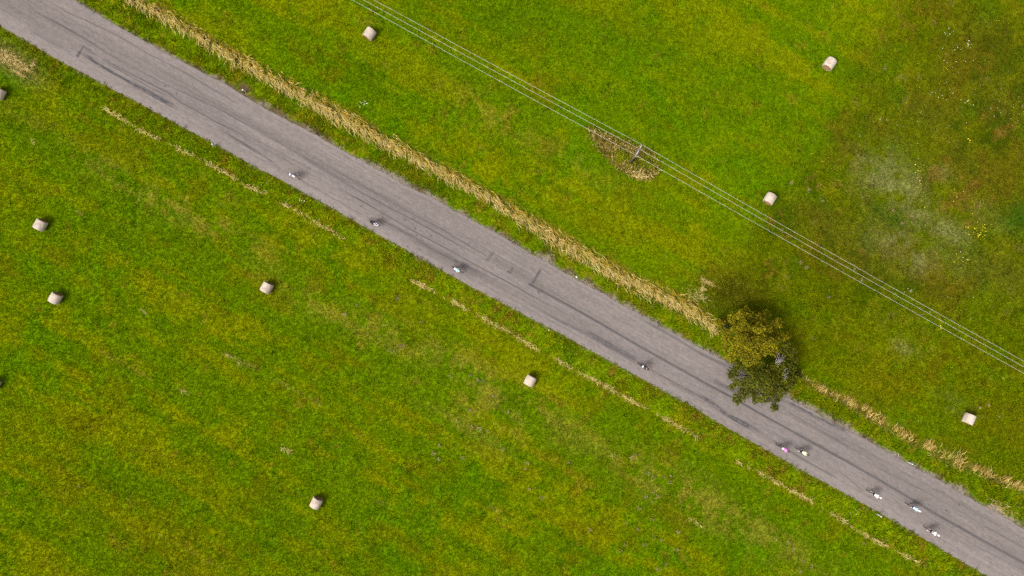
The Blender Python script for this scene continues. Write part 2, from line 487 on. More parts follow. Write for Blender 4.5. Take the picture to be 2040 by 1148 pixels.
LINES = [  # points, half width px, strength, raggedness
    ([(1062, 570), (1077, 579), (1160, 624), (1237, 669), (1320, 716), (1410, 766), (1457, 791), (1530, 833), (1585, 863), (1690, 921), (1780, 973), (1880, 1033), (2040, 1122), (2300, 1270)], 2.2, .62, .35),
    ([(1585, 863), (1690, 921), (1780, 973), (1880, 1033), (2040, 1122), (2300, 1270)], 3.0, .5, .25),
    ([(1057, 609), (1102, 631), (1130, 646), (1195, 676), (1270, 721), (1345, 764), (1395, 791), (1445, 824), (1495, 849), (1530, 871)], 3.0, .42, .9),
    ([(1165, 660), (1195, 676), (1235, 699), (1275, 724)], 5.5, .45, 1.0),
    ([(1395, 788), (1445, 824), (1500, 853)], 4.5, .6, 1.0), ([(1530, 871), (1592, 911), (1670, 953)], 2.2, .35, .8),
    ([(162, 105), (207, 135), (262, 167), (312, 192), (345, 212)], 3.2, .75, .8), ([(250, 160), (312, 193), (350, 214)], 5.0, .5, 1.0),
    ([(155, 112), (167, 92)], 1.4, .75, .3), ([(154, 114), (160, 103)], 2.6, .8, .4), ([(167, 92), (182, 101)], .9, .7, .3), ([(168, 97), (192, 111)], 2.0, .35, .9),
    ([(205, 124), (209, 120), (250, 142), (295, 165), (330, 182), (362, 205), (425, 240), (510, 282)], 1.2, .55, .7),
    ([(209, 124), (250, 147), (300, 175), (340, 196)], 1.4, .5, .9),
    ([(25, 0), (62, 20), (120, 50), (175, 82), (215, 107), (275, 140), (337, 172), (425, 212), (560, 285)], 1.1, .45, .6),
    ([(92, 0), (135, 25), (180, 45), (237, 72), (295, 107), (360, 140), (470, 205)], 1.1, .5, .6),
    ([(60, 62), (90, 78), (130, 98)], 3.5, .28, 1.0),
    ([(430, 250), (510, 302), (560, 335)], 2.6, .45, .9), ([(582, 302), (685, 364), (785, 419), (857, 457), (935, 500)], 1.2, .55, .5),
    ([(530, 270), (620, 322), (700, 368)], 1.6, .4, .8), ([(672, 374), (735, 409), (827, 462), (910, 507), (1020, 567), (1100, 612)], 1.1, .6, .5),
    ([(742, 434), (777, 449), (822, 472), (860, 494), (910, 522), (985, 559)], 3.2, .42, .9), ([(650, 330), (760, 392), (900, 468), (1000, 530)], 1.2, .35, .8),
    ([(900, 455), (1000, 515), (1060, 548)], 1.4, .3, .9),
    ([(1265, 629), (1345, 674), (1395, 704), (1455, 731), (1520, 770)], 2.6, .4, .5), ([(1420, 757), (1468, 785)], 4.0, .42, .9), ([(1567, 799), (1605, 819), (1655, 846), (1690, 862)], 3.0, .6, .8),
    ([(1560, 815), (1640, 862), (1700, 895)], 2.0, .3, .8), ([(1720, 916), (1855, 986), (2020, 1081), (2150, 1152)], 1.6, .35, .9), ([(1665, 933), (1720, 978)], 1.3, .32, .4),
    ([(1078, 535), (1060, 567)], 2.6, .58, .5), ([(1055, 566), (1062, 570)], 2.2, .8, .2), ([(1080, 537), (1098, 547)], 1.0, .3, .4),
    ([(985, 500), (968, 522)], 3.0, .4, .9), ([(1022, 532), (1018, 542)], 2.6, .5, .5), ([(1012, 541), (1017, 544)], 1.8, .6, .3), ([(938, 482), (930, 490)], 3.0, .3, .9),
    ([(1010, 480), (1050, 505)], 1.2, .35, .8), ([(1020, 504), (1055, 525)], 1.2, .35, .8)]
DOTS = [(329, 172), (352, 187), (719, 411), (807, 438), (827, 455), (831, 469), (859, 470), (812, 491), (837, 498), (1073, 582), (1885, 1017), (1910, 1006)]
tar = np.zeros(RS)
ragn = s4 * .6 + s5 * .6 + s6 * .3
for pts, hw, st, rag in LINES:
    xs = [p[0] for p in pts]
    c0 = np.searchsorted(rx, min(xs) - 20); c1 = np.searchsorted(rx, max(xs) + 20)
    d, al = polydist(RX[:, c0:c1], RY[:, c0:c1], pts)
    taper = np.clip(np.minimum(al, 1 - al) * 10, .25, 1) if rag > .35 else 1.0
    m = sstep(1.5, .45, d / (hw * (1 + .35 * rag * s6[:, c0:c1]).clip(.3)))
    m = m * st * taper * np.clip(1 + rag * .55 * ragn[:, c0:c1], .1, 1.5)
    tar[:, c0:c1] = np.maximum(tar[:, c0:c1], m)
for x, y in DOTS:
    c0 = np.searchsorted(rx, x - 8); c1 = np.searchsorted(rx, x + 8)
    d = np.hypot(RX[:, c0:c1] - x, RY[:, c0:c1] - y)
    tar[:, c0:c1] = np.maximum(tar[:, c0:c1], sstep(2.6, 1.2, d) * (.95 if x == 1073 else .6))
ra = mixc(ra, TAR, np.clip(tar * 1.05, 0, .92))
ra *= (1 + .05 * s5 + .04 * s4)[..., None]
VX = (RX - CX) / PPM; VY = (CY - RY) / PPM
crown = .05 * (1 - (2 * vv - 1) ** 2)
VZ = .012 + crown * .6 + .003 * s4
RV = np.stack([VX, VY, VZ], -1)
sk_u = RV[0].copy(); sk_u[:, 1] += .05; sk_u[:, 2] = -.08
sk_l = RV[-1].copy(); sk_l[:, 1] -= .05; sk_l[:, 2] = -.08
RV = np.concatenate([sk_u[None], RV, sk_l[None]])
ra = np.concatenate([ra[:1], ra, ra[-1:]])
ni = np.arange(RV.shape[0] * RV.shape[1]).reshape(RV.shape[:2])
RQ = np.stack([ni[1:, :-1], ni[1:, 1:], ni[:-1, 1:], ni[:-1, :-1]], -1).reshape(-1, 4)
r_me = mesh_np('road', RV.reshape(-1, 3), quads=RQ, color=np.clip(ra, .02, .5).reshape(-1, 3), smooth=True)
road = link('road', r_me, None, [M_ROAD])
tag(road, kind='structure', label='grey patched asphalt road running diagonally between the fields')


# ------------------------------------------------------------------ grass: instanced tufts
def blades(n, h, w, spread, lean, broad=False, seed=0):
    r = np.random.default_rng(seed)
    v, q, t = [], [], []
    for i in range(n):
        a = r.uniform(0, 2 * math.pi); d = r.uniform(0, spread)
        bx, by = d * math.cos(a + r.normal(0, .5)), d * math.sin(a + r.normal(0, .5))
        hh = h * r.uniform(.6, 1.15); ww = w * r.uniform(.7, 1.2); ln = lean * r.uniform(.5, 1.3) * hh
        dx, dy = math.cos(a), math.sin(a); sx, sy = -dy, dx
        k = len(v)
        if broad:
            v += [(bx, by, .01), (bx + dx * ln * .5 + sx * ww, by + dy * ln * .5 + sy * ww, hh * .8), (bx + dx * ln, by + dy * ln, hh * .85),
                  (bx + dx * ln * .5 - sx * ww, by + dy * ln * .5 - sy * ww, hh * .8)]
            q.append((k, k + 1, k + 2, k + 3))
        else:
            v += [(bx + sx * ww, by + sy * ww, 0), (bx - sx * ww, by - sy * ww, 0),
                  (bx + dx * ln * .35 - sx * ww * .8, by + dy * ln * .35 - sy * ww * .8, hh * .65), (bx + dx * ln * .35 + sx * ww * .8, by + dy * ln * .35 + sy * ww * .8, hh * .65),
                  (bx + dx * ln, by + dy * ln, hh)]
            q.append((k, k + 1, k + 2, k + 3)); t.append((k + 3, k + 2, k + 4))
    return np.array(v), q, t


def source_collection(name, specs, mat):
    c = bpy.data.collections.new(name)
    for i, sp in enumerate(specs):
        v, q, t = blades(**sp)
        me = mesh_np('tuft', v, quads=q, tris=t)
        me.materials.append(mat)
        o = bpy.data.objects.new('tuft', me)
        c.objects.link(o)
    return c


def scatter(name, coll, density, dens_attr, smin, smax, seed, label):
    ng = bpy.data.node_groups.new(name, 'GeometryNodeTree')
    ng.interface.new_socket('Geometry', in_out='INPUT', socket_type='NodeSocketGeometry')
    ng.interface.new_socket('Geometry', in_out='OUTPUT', socket_type='NodeSocketGeometry')
    nd, lk = ng.nodes, ng.links
    gi, go = nd.new('NodeGroupInput'), nd.new('NodeGroupOutput')
    dp = nd.new('GeometryNodeDistributePointsOnFaces'); dp.inputs['Seed'].default_value = seed
    na = nd.new('GeometryNodeInputNamedAttribute'); na.data_type = 'FLOAT'; na.inputs['Name'].default_value = dens_attr
    mu = nd.new('ShaderNodeMath'); mu.operation = 'MULTIPLY'; mu.inputs[1].default_value = density
    lk.new(na.outputs['Attribute'], mu.inputs[0]); lk.new(mu.outputs[0], dp.inputs['Density'])
    ci = nd.new('GeometryNodeCollectionInfo'); ci.inputs['Collection'].default_value = coll
    ci.inputs['Separate Children'].default_value = True; ci.inputs['Reset Children'].default_value = True
    ip = nd.new('GeometryNodeInstanceOnPoints'); ip.inputs['Pick Instance'].default_value = True
    rv = nd.new('FunctionNodeRandomValue'); rv.data_type = 'FLOAT_VECTOR'
    rv.inputs[0].default_value = (-.15, -.15, 0); rv.inputs[1].default_value = (.15, .15, 6.283); rv.inputs['Seed'].default_value = seed + 1
    rs = nd.new('FunctionNodeRandomValue'); rs.data_type = 'FLOAT'
    rs.inputs[2].default_value = smin; rs.inputs[3].default_value = smax; rs.inputs['Seed'].default_value = seed + 2
    tl = nd.new('GeometryNodeInputNamedAttribute'); tl.data_type = 'FLOAT'; tl.inputs['Name'].default_value = 'tall'
    m2 = nd.new('ShaderNodeMath'); m2.operation = 'MULTIPLY'
    lk.new(rs.outputs[1], m2.inputs[0]); lk.new(tl.outputs['Attribute'], m2.inputs[1])
    lk.new(gi.outputs[0], dp.inputs['Mesh']); lk.new(dp.outputs['Points'], ip.inputs['Points'])
    lk.new(ci.outputs[0], ip.inputs['Instance']); lk.new(rv.outputs[0], ip.inputs['Rotation']); lk.new(m2.outputs[0], ip.inputs['Scale'])
    lk.new(ip.outputs['Instances'], go.inputs[0])
    o = bpy.data.objects.new(name, s_me)
    COL.objects.link(o)
    md = o.modifiers.new('scatter', 'NODES'); md.node_group = ng
    tag(o, kind='stuff', label=label)
    return o


tufts = source_collection('grass_tufts', [dict(n=11, h=.10, w=.016, spread=.10, lean=.9, seed=1), dict(n=9, h=.13, w=.014, spread=.08, lean=1.2, seed=2),
                                          dict(n=8, h=.08, w=.022, spread=.11, lean=1.5, seed=3), dict(n=7, h=.07, w=.032, spread=.10, lean=1.6, broad=True, seed=4)], M_GRASS)
weeds = source_collection('weed_plants', [dict(n=9, h=.22, w=.045, spread=.08, lean=.9, broad=True, seed=5), dict(n=12, h=.26, w=.018, spread=.10, lean=.9, seed=6),
                                          dict(n=8, h=.16, w=.055, spread=.08, lean=1.2, broad=True, seed=7)], M_GRASS)
scatter('meadow_grass', tufts, 24.0, 'dens', .65, 1.5, 5, 'short mown grass covering the fields beside the road')
scatter('verge_plants', weeds, 9.0, 'weed', .6, 1.4, 9, 'leafy green weeds on the verges along both road edges')


# ------------------------------------------------------------------ loose stalks: dry strip, straw lines, weeds round the pole
def strands(name, base, az, length, rise, width, colors, droop=.25):
    n = len(base)
    d = np.stack([np.cos(az), np.sin(az), np.zeros(n)], -1); s = np.stack([-np.sin(az), np.cos(az), np.zeros(n)], -1)
    up = np.array([0, 0, 1.0])
    L = length[:, None]; rz = rise[:, None]; w = width[:, None]
    p0 = base; p1 = base + d * L * .5 + up * rz * .8; p2 = base + d * L + up * rz * (1 - droop)
    v = np.stack([p0 + s * w, p0 - s * w, p1 - s * w * .8, p1 + s * w * .8, p2], 1).reshape(-1, 3)
    k = np.arange(n)[:, None] * 5
    return mesh_np(name, v, quads=k + np.array([[0, 1, 2, 3]]), tris=k + np.array([[3, 2, 4]]), color=np.repeat(colors, 5, 0))


def along(pts, n, spread_mul=1.0, edge=.5):
    """n points scattered about a polyline of (px, py, width)."""
    P = np.array(pts, float)
    seg = np.hypot(*np.diff(P[:, :2], axis=0).T); w = seg * (P[:-1, 2] + P[1:, 2])
    i = rng.choice(len(seg), n, p=w / w.sum()); t = rng.random(n)
    q = P[i] + (P[i + 1] - P[i]) * t[:, None]
    dd = (P[i + 1] - P[i])[:, :2]; dd /= np.linalg.norm(dd, axis=1)[:, None]
    off = np.clip(rng.normal(0, .30, n), -.6, .6) * q[:, 2] * spread_mul
    x = q[:, 0] - dd[:, 1] * off; y = q[:, 1] + dd[:, 0] * off
    return x, y, off / q[:, 2]


def pick_cols(n, cols, p, jitter=.18):
    c = np.array(cols)[rng.choice(len(cols), n, p=p)]
    return np.clip(c * (1 + rng.normal(0, jitter, (n, 1))), .003, .7)


STRAWC = [(.64, .48, .20), (.58, .42, .15), (.52, .35, .09), (.40, .28, .08), (.46, .37, .05), (.24, .22, .012)]
n = 11000
x, y, o_ = along(STRAW, n, 1.25)
clump = np.sin(x * .21 + 2 * np.sin(y * .13)) * np.sin(x * .07 - y * .11 + 1.0) + .4 * np.sin(x * .53 + y * .31)
keep = (clump > -.75 + 1.1 * np.abs(o_) + rng.normal(0, .3, n)) & (rng.random(n) > np.abs(o_) * 1.0)
x, y, o_, clump = x[keep], y[keep], o_[keep], clump[keep]
n = len(x)
base = np.stack([(x - CX) / PPM, (CY - y) / PPM, rng.uniform(.0, .22, n)], -1)
az = R(-66) + rng.normal(0, .28, n) + .45 * clump + .35 * np.sin(x * .35 + y * .2)           # combed over towards the road
cols = pick_cols(n, STRAWC, [.20, .24, .20, .12, .13, .11])
cols = np.where((o_ < -.14)[:, None] & (rng.random((n, 1)) < .6), pick_cols(n, [(.40, .28, .03), (.30, .25, .012), (.40, .20, .02)], [.4, .4, .2]), cols)
me = strands('dry_strip', base, az, rng.uniform(.5, 1.15, n), rng.uniform(.12, .5, n), rng.uniform(.016, .036, n), cols)
tag(link('dry_grass_strip', me, None, [M_STALK]), 'long strip of tall dry straw coloured grass between road and mown field', kind='stuff')

n = 1500
x, y, o_ = along(STRAW2, n, 1.2)
clump = np.sin(x * .16 + 1.3) * np.sin(x * .045 + .4) + .5 * np.sin(x * .4 + y * .2)
keep = clump > -.1 + .8 * np.abs(o_) + rng.normal(0, .35, len(x))
x, y, clump = x[keep], y[keep], clump[keep]; n = len(x)
base = np.stack([(x - CX) / PPM, (CY - y) / PPM, rng.uniform(.05, .25, n)], -1)
cols = pick_cols(n, STRAWC[1:4] + [(.34, .16, .04), (.25, .22, .015)], [.25, .25, .2, .15, .15])
me = strands('dry_clumps', base, R(75) + rng.normal(0, .45, n), rng.uniform(.5, 1.0, n), rng.uniform(.2, .5, n), rng.uniform(.014, .03, n), cols)
tag(link('dry_grass_clumps', me, None, [M_STALK]), 'broken line of dry grass clumps along the verge beyond the trees', kind='stuff')

for k_, (ln, cnt, lab) in enumerate(zip(THIN, (900, 1500, 950), ('thin line of cut straw on the verge near the tar box on the road', 'thin broken line of cut straw opposite the trees',
                                                                 'thin line of cut straw beside the group of riders'))):
    x, y, o_ = along([(a, b, 7) for a, b in ln], cnt, 1.0)
    cl = np.sin(x * .09 + k_) + .8 * np.sin(x * .031 + 2 * k_) + .5 * np.sin(x * .3)
    keep = cl > -.35 + 1.6 * np.abs(o_) + rng.normal(0, .8, cnt)
    x, y = x[keep], y[keep]; n = len(x)
    base = np.stack([(x - CX) / PPM, (CY - y) / PPM, rng.uniform(.06, .2, n)], -1)
    me = strands('straw_line', base, R(-29) + rng.normal(0, .9, n) + math.pi * rng.integers(0, 2, n), rng.uniform(.25, .6, n), rng.uniform(.0, .12, n), rng.uniform(.012, .026, n),
                 pick_cols(n, STRAWC[:4], [.35, .33, .2, .12]))
    tag(link('straw_line', me, None, [M_STALK]), lab, kind='stuff', group='thin lines of cut straw')

# loose straw in the corner beside the bale, and small scraps on the field
spots = [(22, 118, 30, 12, 300), (50, 135, 18, 6, 90), (38, 146, 14, 2, 80), (4, 112, 14, 12, 130), (66, 128, 5, 10, 50), (1408, 562, 18, 4, 70), (1398, 574, 7, 7, 50), (1385, 590, 26, 12, 100),
         (566, 893, 9, 5, 26), (578, 898, 8, 5, 14), (455, 708, 9, 2, 16), (480, 725, 12, 2, 12), (362, 777, 8, 2, 14), (66, 283, 5, 4, 12), (284, 619, 6, 2, 12), (1218, 905, 9, 5, 10),
         (1390, 1043, 14, 3, 20), (1375, 1035, 10, 5, 10), (1990, 1010, 30, 12, 120), (1208, 795, 12, 3, 0)]
bx, by = [], []
for cx, cy, sx, sy, c in spots:
    u = rng.normal(0, .5, c) * sx; v = rng.normal(0, .5, c) * sy
    bx.append(cx + u * CA - v * .49); by.append(cy + u * .49 + v * CA)
x = np.concatenate(bx); y = np.concatenate(by); n = len(x)
base = np.stack([(x - CX) / PPM, (CY - y) / PPM, rng.uniform(.06, .2, n)], -1)
me = strands('loose_straw', base, R(-35) + rng.normal(0, .9, n), rng.uniform(.2, .6, n), rng.uniform(.0, .2, n), rng.uniform(.008, .018, n), pick_cols(n, STRAWC[:4], [.4, .32, .18, .1]))
tag(link('loose_straw', me, None, [M_STALK]), 'loose dry straw scattered in the corner and on the fields', kind='stuff')

# rank weeds round the pole: green and tan stalks
n = 5200
x = rng.uniform(1165, 1315, n); y = rng.uniform(252, 360, n)
xx, yy = x[None], y[None]
keep = inpoly(xx + rng.normal(0, 4.5, (1, n)), yy + rng.normal(0, 4.5, (1, n)), POLE_PATCH)[0]
x, y = x[keep], y[keep]; n = len(x)
greenness = np.exp(-((x - 1238) / 13) ** 2 - ((y - 313) / 11) ** 2) + np.exp(-((x - 1287) / 16) ** 2 - ((y - 325) / 12) ** 2) + .35 * np.exp(-((x - 1262) / 14) ** 2 - ((y - 325) / 10) ** 2)
dryness = np.exp(-((x - 1270) / 26) ** 2 - ((y - 350) / 9) ** 2)
isg = rng.random(n) < greenness * 2.0
cols = np.where(isg[:, None], pick_cols(n, [(.22, .24, .004), (.14, .16, .003), (.30, .30, .01)], [.45, .3, .25]),
                pick_cols(n, [(.32, .22, .06), (.20, .14, .022), (.13, .115, .006), (.46, .34, .14)], [.28, .3, .28, .14]))
cols = np.where((rng.random(n) < dryness * .9)[:, None], pick_cols(n, STRAWC[:3], [.5, .3, .2]), cols)
base = np.stack([(x - CX) / PPM, (CY - y) / PPM, rng.uniform(.0, .35, n)], -1)
me = strands('rank_weeds', base, np.where(dryness > .4, R(-60) + rng.normal(0, .6, n), rng.uniform(0, 6.28, n)), rng.uniform(.2, .6, n), rng.uniform(.15, .55, n), rng.uniform(.018, .045, n), cols)
tag(link('rank_weeds', me, None, [M_STALK]), 'unmown patch of tan and green weeds round the pole foot', kind='stuff')

# pale dry tussocks dotting the fields
pts = [(1133, 921), (1050, 922), (1047, 933), (1080, 991), (1054, 973), (1264, 907), (1258, 911), (1291, 942), (1301, 950), (1323, 950), (1334, 961), (1336, 947), (1300, 980), (1273, 1013), (1299, 1034),
       (1246, 1041), (1286, 990), (1299, 999), (1310, 988), (1175, 1055), (1244, 1084), (1301, 1070), (1317, 1075), (1236, 1098), (1270, 1054), (1351, 1060), (1347, 1094), (1326, 1123), (1309, 1133), (1283, 1084),
       (952, 757), (960, 759), (937, 748), (899, 748), (796, 689), (776, 697), (787, 700), (804, 690), (688, 627), (711, 607), (792, 594), (840, 641), (910, 838), (940, 850), (952, 852), (957, 855), (972, 858),
       (1012, 821), (874, 914), (864, 903), (875, 888), (921, 911), (1000, 894), (948, 818), (935, 816), (982, 788), (160, 968), (1580, 1092), (1578, 1098), (1598, 1116), (1616, 1128), (1592, 1138), (1570, 1080),
       (1545, 1075), (1720, 1082), (1777, 420), (1797, 446), (1610, 379), (1637, 400), (1814, 431), (1796, 445), (1830, 453), (1557, 461), (1594, 523), (1605, 533), (1700, 537), (1716, 558), (1650, 592),
       (1575, 364), (1717, 393), (1811, 580), (1852, 620), (1760, 137), (1620, 673), (1990, 830), (1968, 807), (1950, 811)]
X_, Y_, C_ = [], [], []
for cx, cy in pts:
    c = rng.integers(16, 42); sp = rng.uniform(1.2, 2.5)
    X_.append(cx + rng.normal(0, sp, c)); Y_.append(cy + rng.normal(0, sp, c)); C_.append(np.full(c, rng.uniform(.7, 1.15)))
x = np.concatenate(X_); y = np.concatenate(Y_); n = len(x)
cols = pick_cols(n, [(.36, .27, .14), (.27, .20, .09), (.42, .33, .20)], [.45, .3, .25]) * np.concatenate(C_)[:, None]
base = np.stack([(x - CX) / PPM, (CY - y) / PPM, rng.uniform(.08, .22, n)], -1)
me = strands('pale_tussocks', base, rng.uniform(0, 6.28, n), rng.uniform(.06, .16, n), rng.uniform(.02, .14, n), rng.uniform(.012, .022, n), cols)
tag(link('pale_tussocks', me, None, [M_STALK]), 'small greyish withered tussocks dotted over the fields', kind='stuff')


# flowers
def flowers(name, P, colr, size, label, hgt=(.25, .5)):
    v, q, c = [], [], []
    for (x, y, s) in P:
        if y_up(x) - 3 < y < y_lo(x) + 3: continue
        ctr = np.array(W(x, y)) * [1, 1, 0] + [0, 0, rng.uniform(*hgt)]
        r0 = size * s * rng.uniform(.7, 1.25); nseg = 6; k0 = len(v)
        nrm = rng.normal(0, .25, 2)
        v.append(ctr + [0, 0, r0 * .25])
        for i in range(nseg):
            a = 2 * math.pi * i / nseg; rr = r0 * rng.uniform(.75, 1.15)
            dx, dy = rr * math.cos(a), rr * math.sin(a)
            v.append(ctr + [dx, dy, dx * nrm[0] + dy * nrm[1]])
        for i in range(nseg):
            q.append((k0, k0 + 1 + i, k0 + 1 + (i + 1) % nseg))
        col = np.array(colr) * rng.uniform(.75, 1.15)
        c += [col] * (nseg + 1)
    me = mesh_np(name, np.array(v), tris=q, color=np.clip(np.array(c), 0, .9))
    tag(link(name, me, None, [M_PETAL]), label, kind='stuff')


def cl(cx, cy, sx, sy, c, s=1.0):
    return [(cx + rng.normal(0, sx), cy + rng.normal(0, sy), s * rng.uniform(.7, 1.2)) for _ in range(int(c * .7 + .5))]


yf = cl(1953, 463, 7, 6, 44) + cl(1945, 455, 12, 10, 26) + cl(1905, 385, 18, 8, 30, .8) + cl(1833, 382, 3, 12, 12) + cl(1828, 340, 4, 10, 10) + cl(1912, 515, 12, 12, 22, .8) + cl(1928, 281, 3, 2, 9, 1.3) + \
     cl(1642, 330, 26, 18, 26, .7) + cl(1880, 140, 5, 4, 8, .8) + cl(1870, 166, 6, 4, 7, .8) + cl(1832, 172, 6, 5, 7, .7) + cl(1795, 215, 8, 6, 8, .7) + cl(1720, 425, 22, 18, 10, .7) + cl(1945, 300, 70, 60, 26, .6) + \
     cl(1900, 470, 70, 50, 26, .6) + cl(1710, 773, 4, 3, 5, .9) + cl(1873, 653, 3, 2, 4, 1.2) + cl(1990, 43, 14, 3, 10, .7) + cl(1850, 600, 60, 40, 14, .6) + cl(1700, 560, 90, 60, 18, .6) + cl(970, 228, 2, 2, 2)
wf = cl(1885, 67, 6, 4, 10) + cl(1925, 93, 5, 4, 8) + cl(1900, 96, 10, 5, 7) + cl(1905, 125, 20, 10, 14, .8) + cl(1870, 190, 20, 10, 14, .8) + cl(2025, 206, 8, 7, 8) + cl(2000, 230, 22, 16, 22, .8) + cl(1920, 205, 10, 6, 10, .8) + \
     cl(1960, 180, 60, 60, 36, .6) + cl(1850, 250, 40, 40, 22, .6) + cl(1750, 240, 12, 6, 7, .7) + cl(1828, 350, 6, 20, 10, .8) + cl(1812, 580, 9, 3, 9) + cl(1930, 600, 40, 30, 14, .7) + cl(1995, 752, 16, 5, 9, .7) + \
     cl(730, 205, 9, 4, 13, .9) + cl(722, 207, 4, 2, 5, .8) + cl(1714, 268, 4, 3, 6, .7) + cl(1740, 1000, 8, 8, 10, .7) + cl(1722, 1016, 20, 8, 16, .6) + cl(1785, 907, 6, 5, 14, .9) + cl(602, 396, 4, 4, 9, 1.1) + \
     cl(1190, 707, 10, 5, 6, .6) + cl(610, 1140, 3, 3, 0) + cl(430, 285, 5, 4, 5, .6) + cl(538, 362, 8, 5, 5, .6) + cl(1920, 515, 8, 8, 8, .8) + cl(1780, 760, 90, 60, 10, .5) + cl(1620, 970, 30, 15, 12, .5) + cl(1830, 1050, 25, 15, 12, .5)
flowers('yellow_flowers', yf, (.70, .58, .02), .056, 'yellow wild flowers growing in the uncut meadow')
flowers('white_flowers', wf, (.82, .80, .55), .052, 'white wild flowers in the uncut meadow and on the verges')

# grit on the upper shoulder
n = 2600
x = rng.uniform(480, 2060, n); off = np.abs(rng.normal(0, 6.0, n)); y = y_up(x) - off / CA + 1.0
keep = (x > 620) | (rng.random(n) < .4)
x, y = x[keep], y[keep]; n = len(x)
v, t, c = [], [], []
oct_v = np.array([(1, 0, 0), (0, 1, 0), (-1, 0, 0), (0, -1, 0), (0, 0, .8)]); oct_t = [(0, 1, 4), (1, 2, 4), (2, 3, 4), (3, 0, 4)]
for i in range(n):
    s = rng.uniform(.02, .07); a = rng.uniform(0, 6.28)
    rot = np.array([[math.cos(a), -math.sin(a), 0], [math.sin(a), math.cos(a), 0], [0, 0, 1]])
    k = len(v)
    v += list((oct_v * rng.uniform(.6, 1.2, (5, 1)) * s) @ rot.T + np.array([(x[i] - CX) / PPM, (CY - y[i]) / PPM, .0]))
    t += [(a_ + k, b_ + k, c_ + k) for a_, b_, c_ in oct_t]
    col = np.array([(.24, .20, .17), (.12, .085, .055), (.30, .26, .23)][rng.integers(0, 3)]) * rng.uniform(.8, 1.2)
    c += [col] * 5
tag(link('gravel', mesh_np('gravel', np.array(v), tris=t, color=np.array(c)), None, [M_STONE]), 'coarse gravel and crumbs of soil on the upper road shoulder', kind='stuff')


# ------------------------------------------------------------------ small geometry kit for the objects
class MB:
    """Collects shapes into one mesh."""
    def __init__(self): self.v, self.f, self.m = [], [], []

    def add(self, v, f, mi=0):
        k = len(self.v); self.v += [tuple(p) for p in v]; self.f += [tuple(i + k for i in t) for t in f]; self.m += [mi] * len(f)

    def tube(self, pts, rads, seg=8, mi=0, cap=True):
        pts = [Vector(p) for p in pts]; rings = []
        ref = None
        for i, p in enumerate(pts):
            d = (pts[min(i + 1, len(pts) - 1)] - pts[max(i - 1, 0)])
            d = d.normalized() if d.length > 1e-9 else Vector((0, 0, 1))
            if ref is None: ref = d.orthogonal().normalized()
            ref = (ref - d * ref.dot(d)); ref = ref.normalized() if ref.length > 1e-6 else d.orthogonal().normalized()
            b = d.cross(ref)
            r = rads[i] if hasattr(rads, '__len__') else rads
            rings.append([p + (ref * math.cos(2 * math.pi * j / seg) + b * math.sin(2 * math.pi * j / seg)) * r for j in range(seg)])
        v = [q for rg in rings for q in rg]; f = []
        for i in range(len(pts) - 1):
            for j in range(seg):
                a, c = i * seg + j, i * seg + (j + 1) % seg
                f.append((a, c, c + seg, a + seg))
        if cap:
            f.append(tuple(reversed(range(seg)))); f.append(tuple(range((len(pts) - 1) * seg, len(pts) * seg)))
        self.add(v, f, mi)

    def ring(self, c, R_, r, axis=(0, 1, 0), seg=28, s2=6, mi=0):
        ax = Vector(axis).normalized(); u = ax.orthogonal().normalized(); w = ax.cross(u); v, f = [], []
        for i in range(seg):
            a = 2 * math.pi * i / seg; d = u * math.cos(a) + w * math.sin(a)
            for j in range(s2):
                b = 2 * math.pi * j / s2
                v.append(Vector(c) + d * (R_ + r * math.cos(b)) + ax * r * math.sin(b))
        for i in range(seg):
            for j in range(s2):
                f.append((i * s2 + j, i * s2 + (j + 1) % s2, ((i + 1) % seg) * s2 + (j + 1) % s2, ((i + 1) % seg) * s2 + j))
        self.add(v, f, mi)

    def box(self, c, size, rot=None, mi=0, taper=1.0):
        c = Vector(c); sx, sy, sz = [s / 2 for s in size]
        v = []
        for z, t in ((-sz, 1.0), (sz, taper)):
            for x, y in ((-sx, -sy), (sx, -sy), (sx, sy), (-sx, sy)):
                p = Vector((x * t, y * t, z))
                if rot is not None: p = rot @ p
                v.append(c + p)
        self.add(v, [(3, 2, 1, 0), (4, 5, 6, 7), (0, 1, 5, 4), (1, 2, 6, 5), (2, 3, 7, 6), (3, 0, 4, 7)], mi)

    def ball(self, c, rad, rot=None, nu=14, nv=9, mi=0, fn=None):
        v, f = [], []
        rad = Vector(rad) if hasattr(rad, '__len__') else Vector((rad,) * 3)
        for i in range(nv + 1):
            th = math.pi * i / nv
            for j in range(nu):
                ph = 2 * math.pi * j / nu
                p = Vector((math.sin(th) * math.cos(ph), math.sin(th) * math.sin(ph), math.cos(th)))
                if fn: p = fn(p)
                p = Vector((p.x * rad.x, p.y * rad.y, p.z * rad.z))
                if rot is not None: p = rot @ p
                v.append(Vector(c) + p)
        for i in range(nv):
            for j in range(nu):
                f.append((i * nu + j, (i + 1) * nu + j, (i + 1) * nu + (j + 1) % nu, i * nu + (j + 1) % nu))
        self.add(v, f, mi)

    def mesh(self, name, smooth=True):
        me = bpy.data.meshes.new(name); me.from_pydata([tuple(p) for p in self.v], [], self.f)
        me.polygons.foreach_set('material_index', self.m)
        if smooth: me.polygons.foreach_set('use_smooth', [True] * len(self.f))
        me.update(); me.validate()
        return me

    def build(self, name, mats, parent=None, smooth=True):
        return link(name, self.mesh(name, smooth), parent, mats if isinstance(mats, (list, tuple)) else [mats])


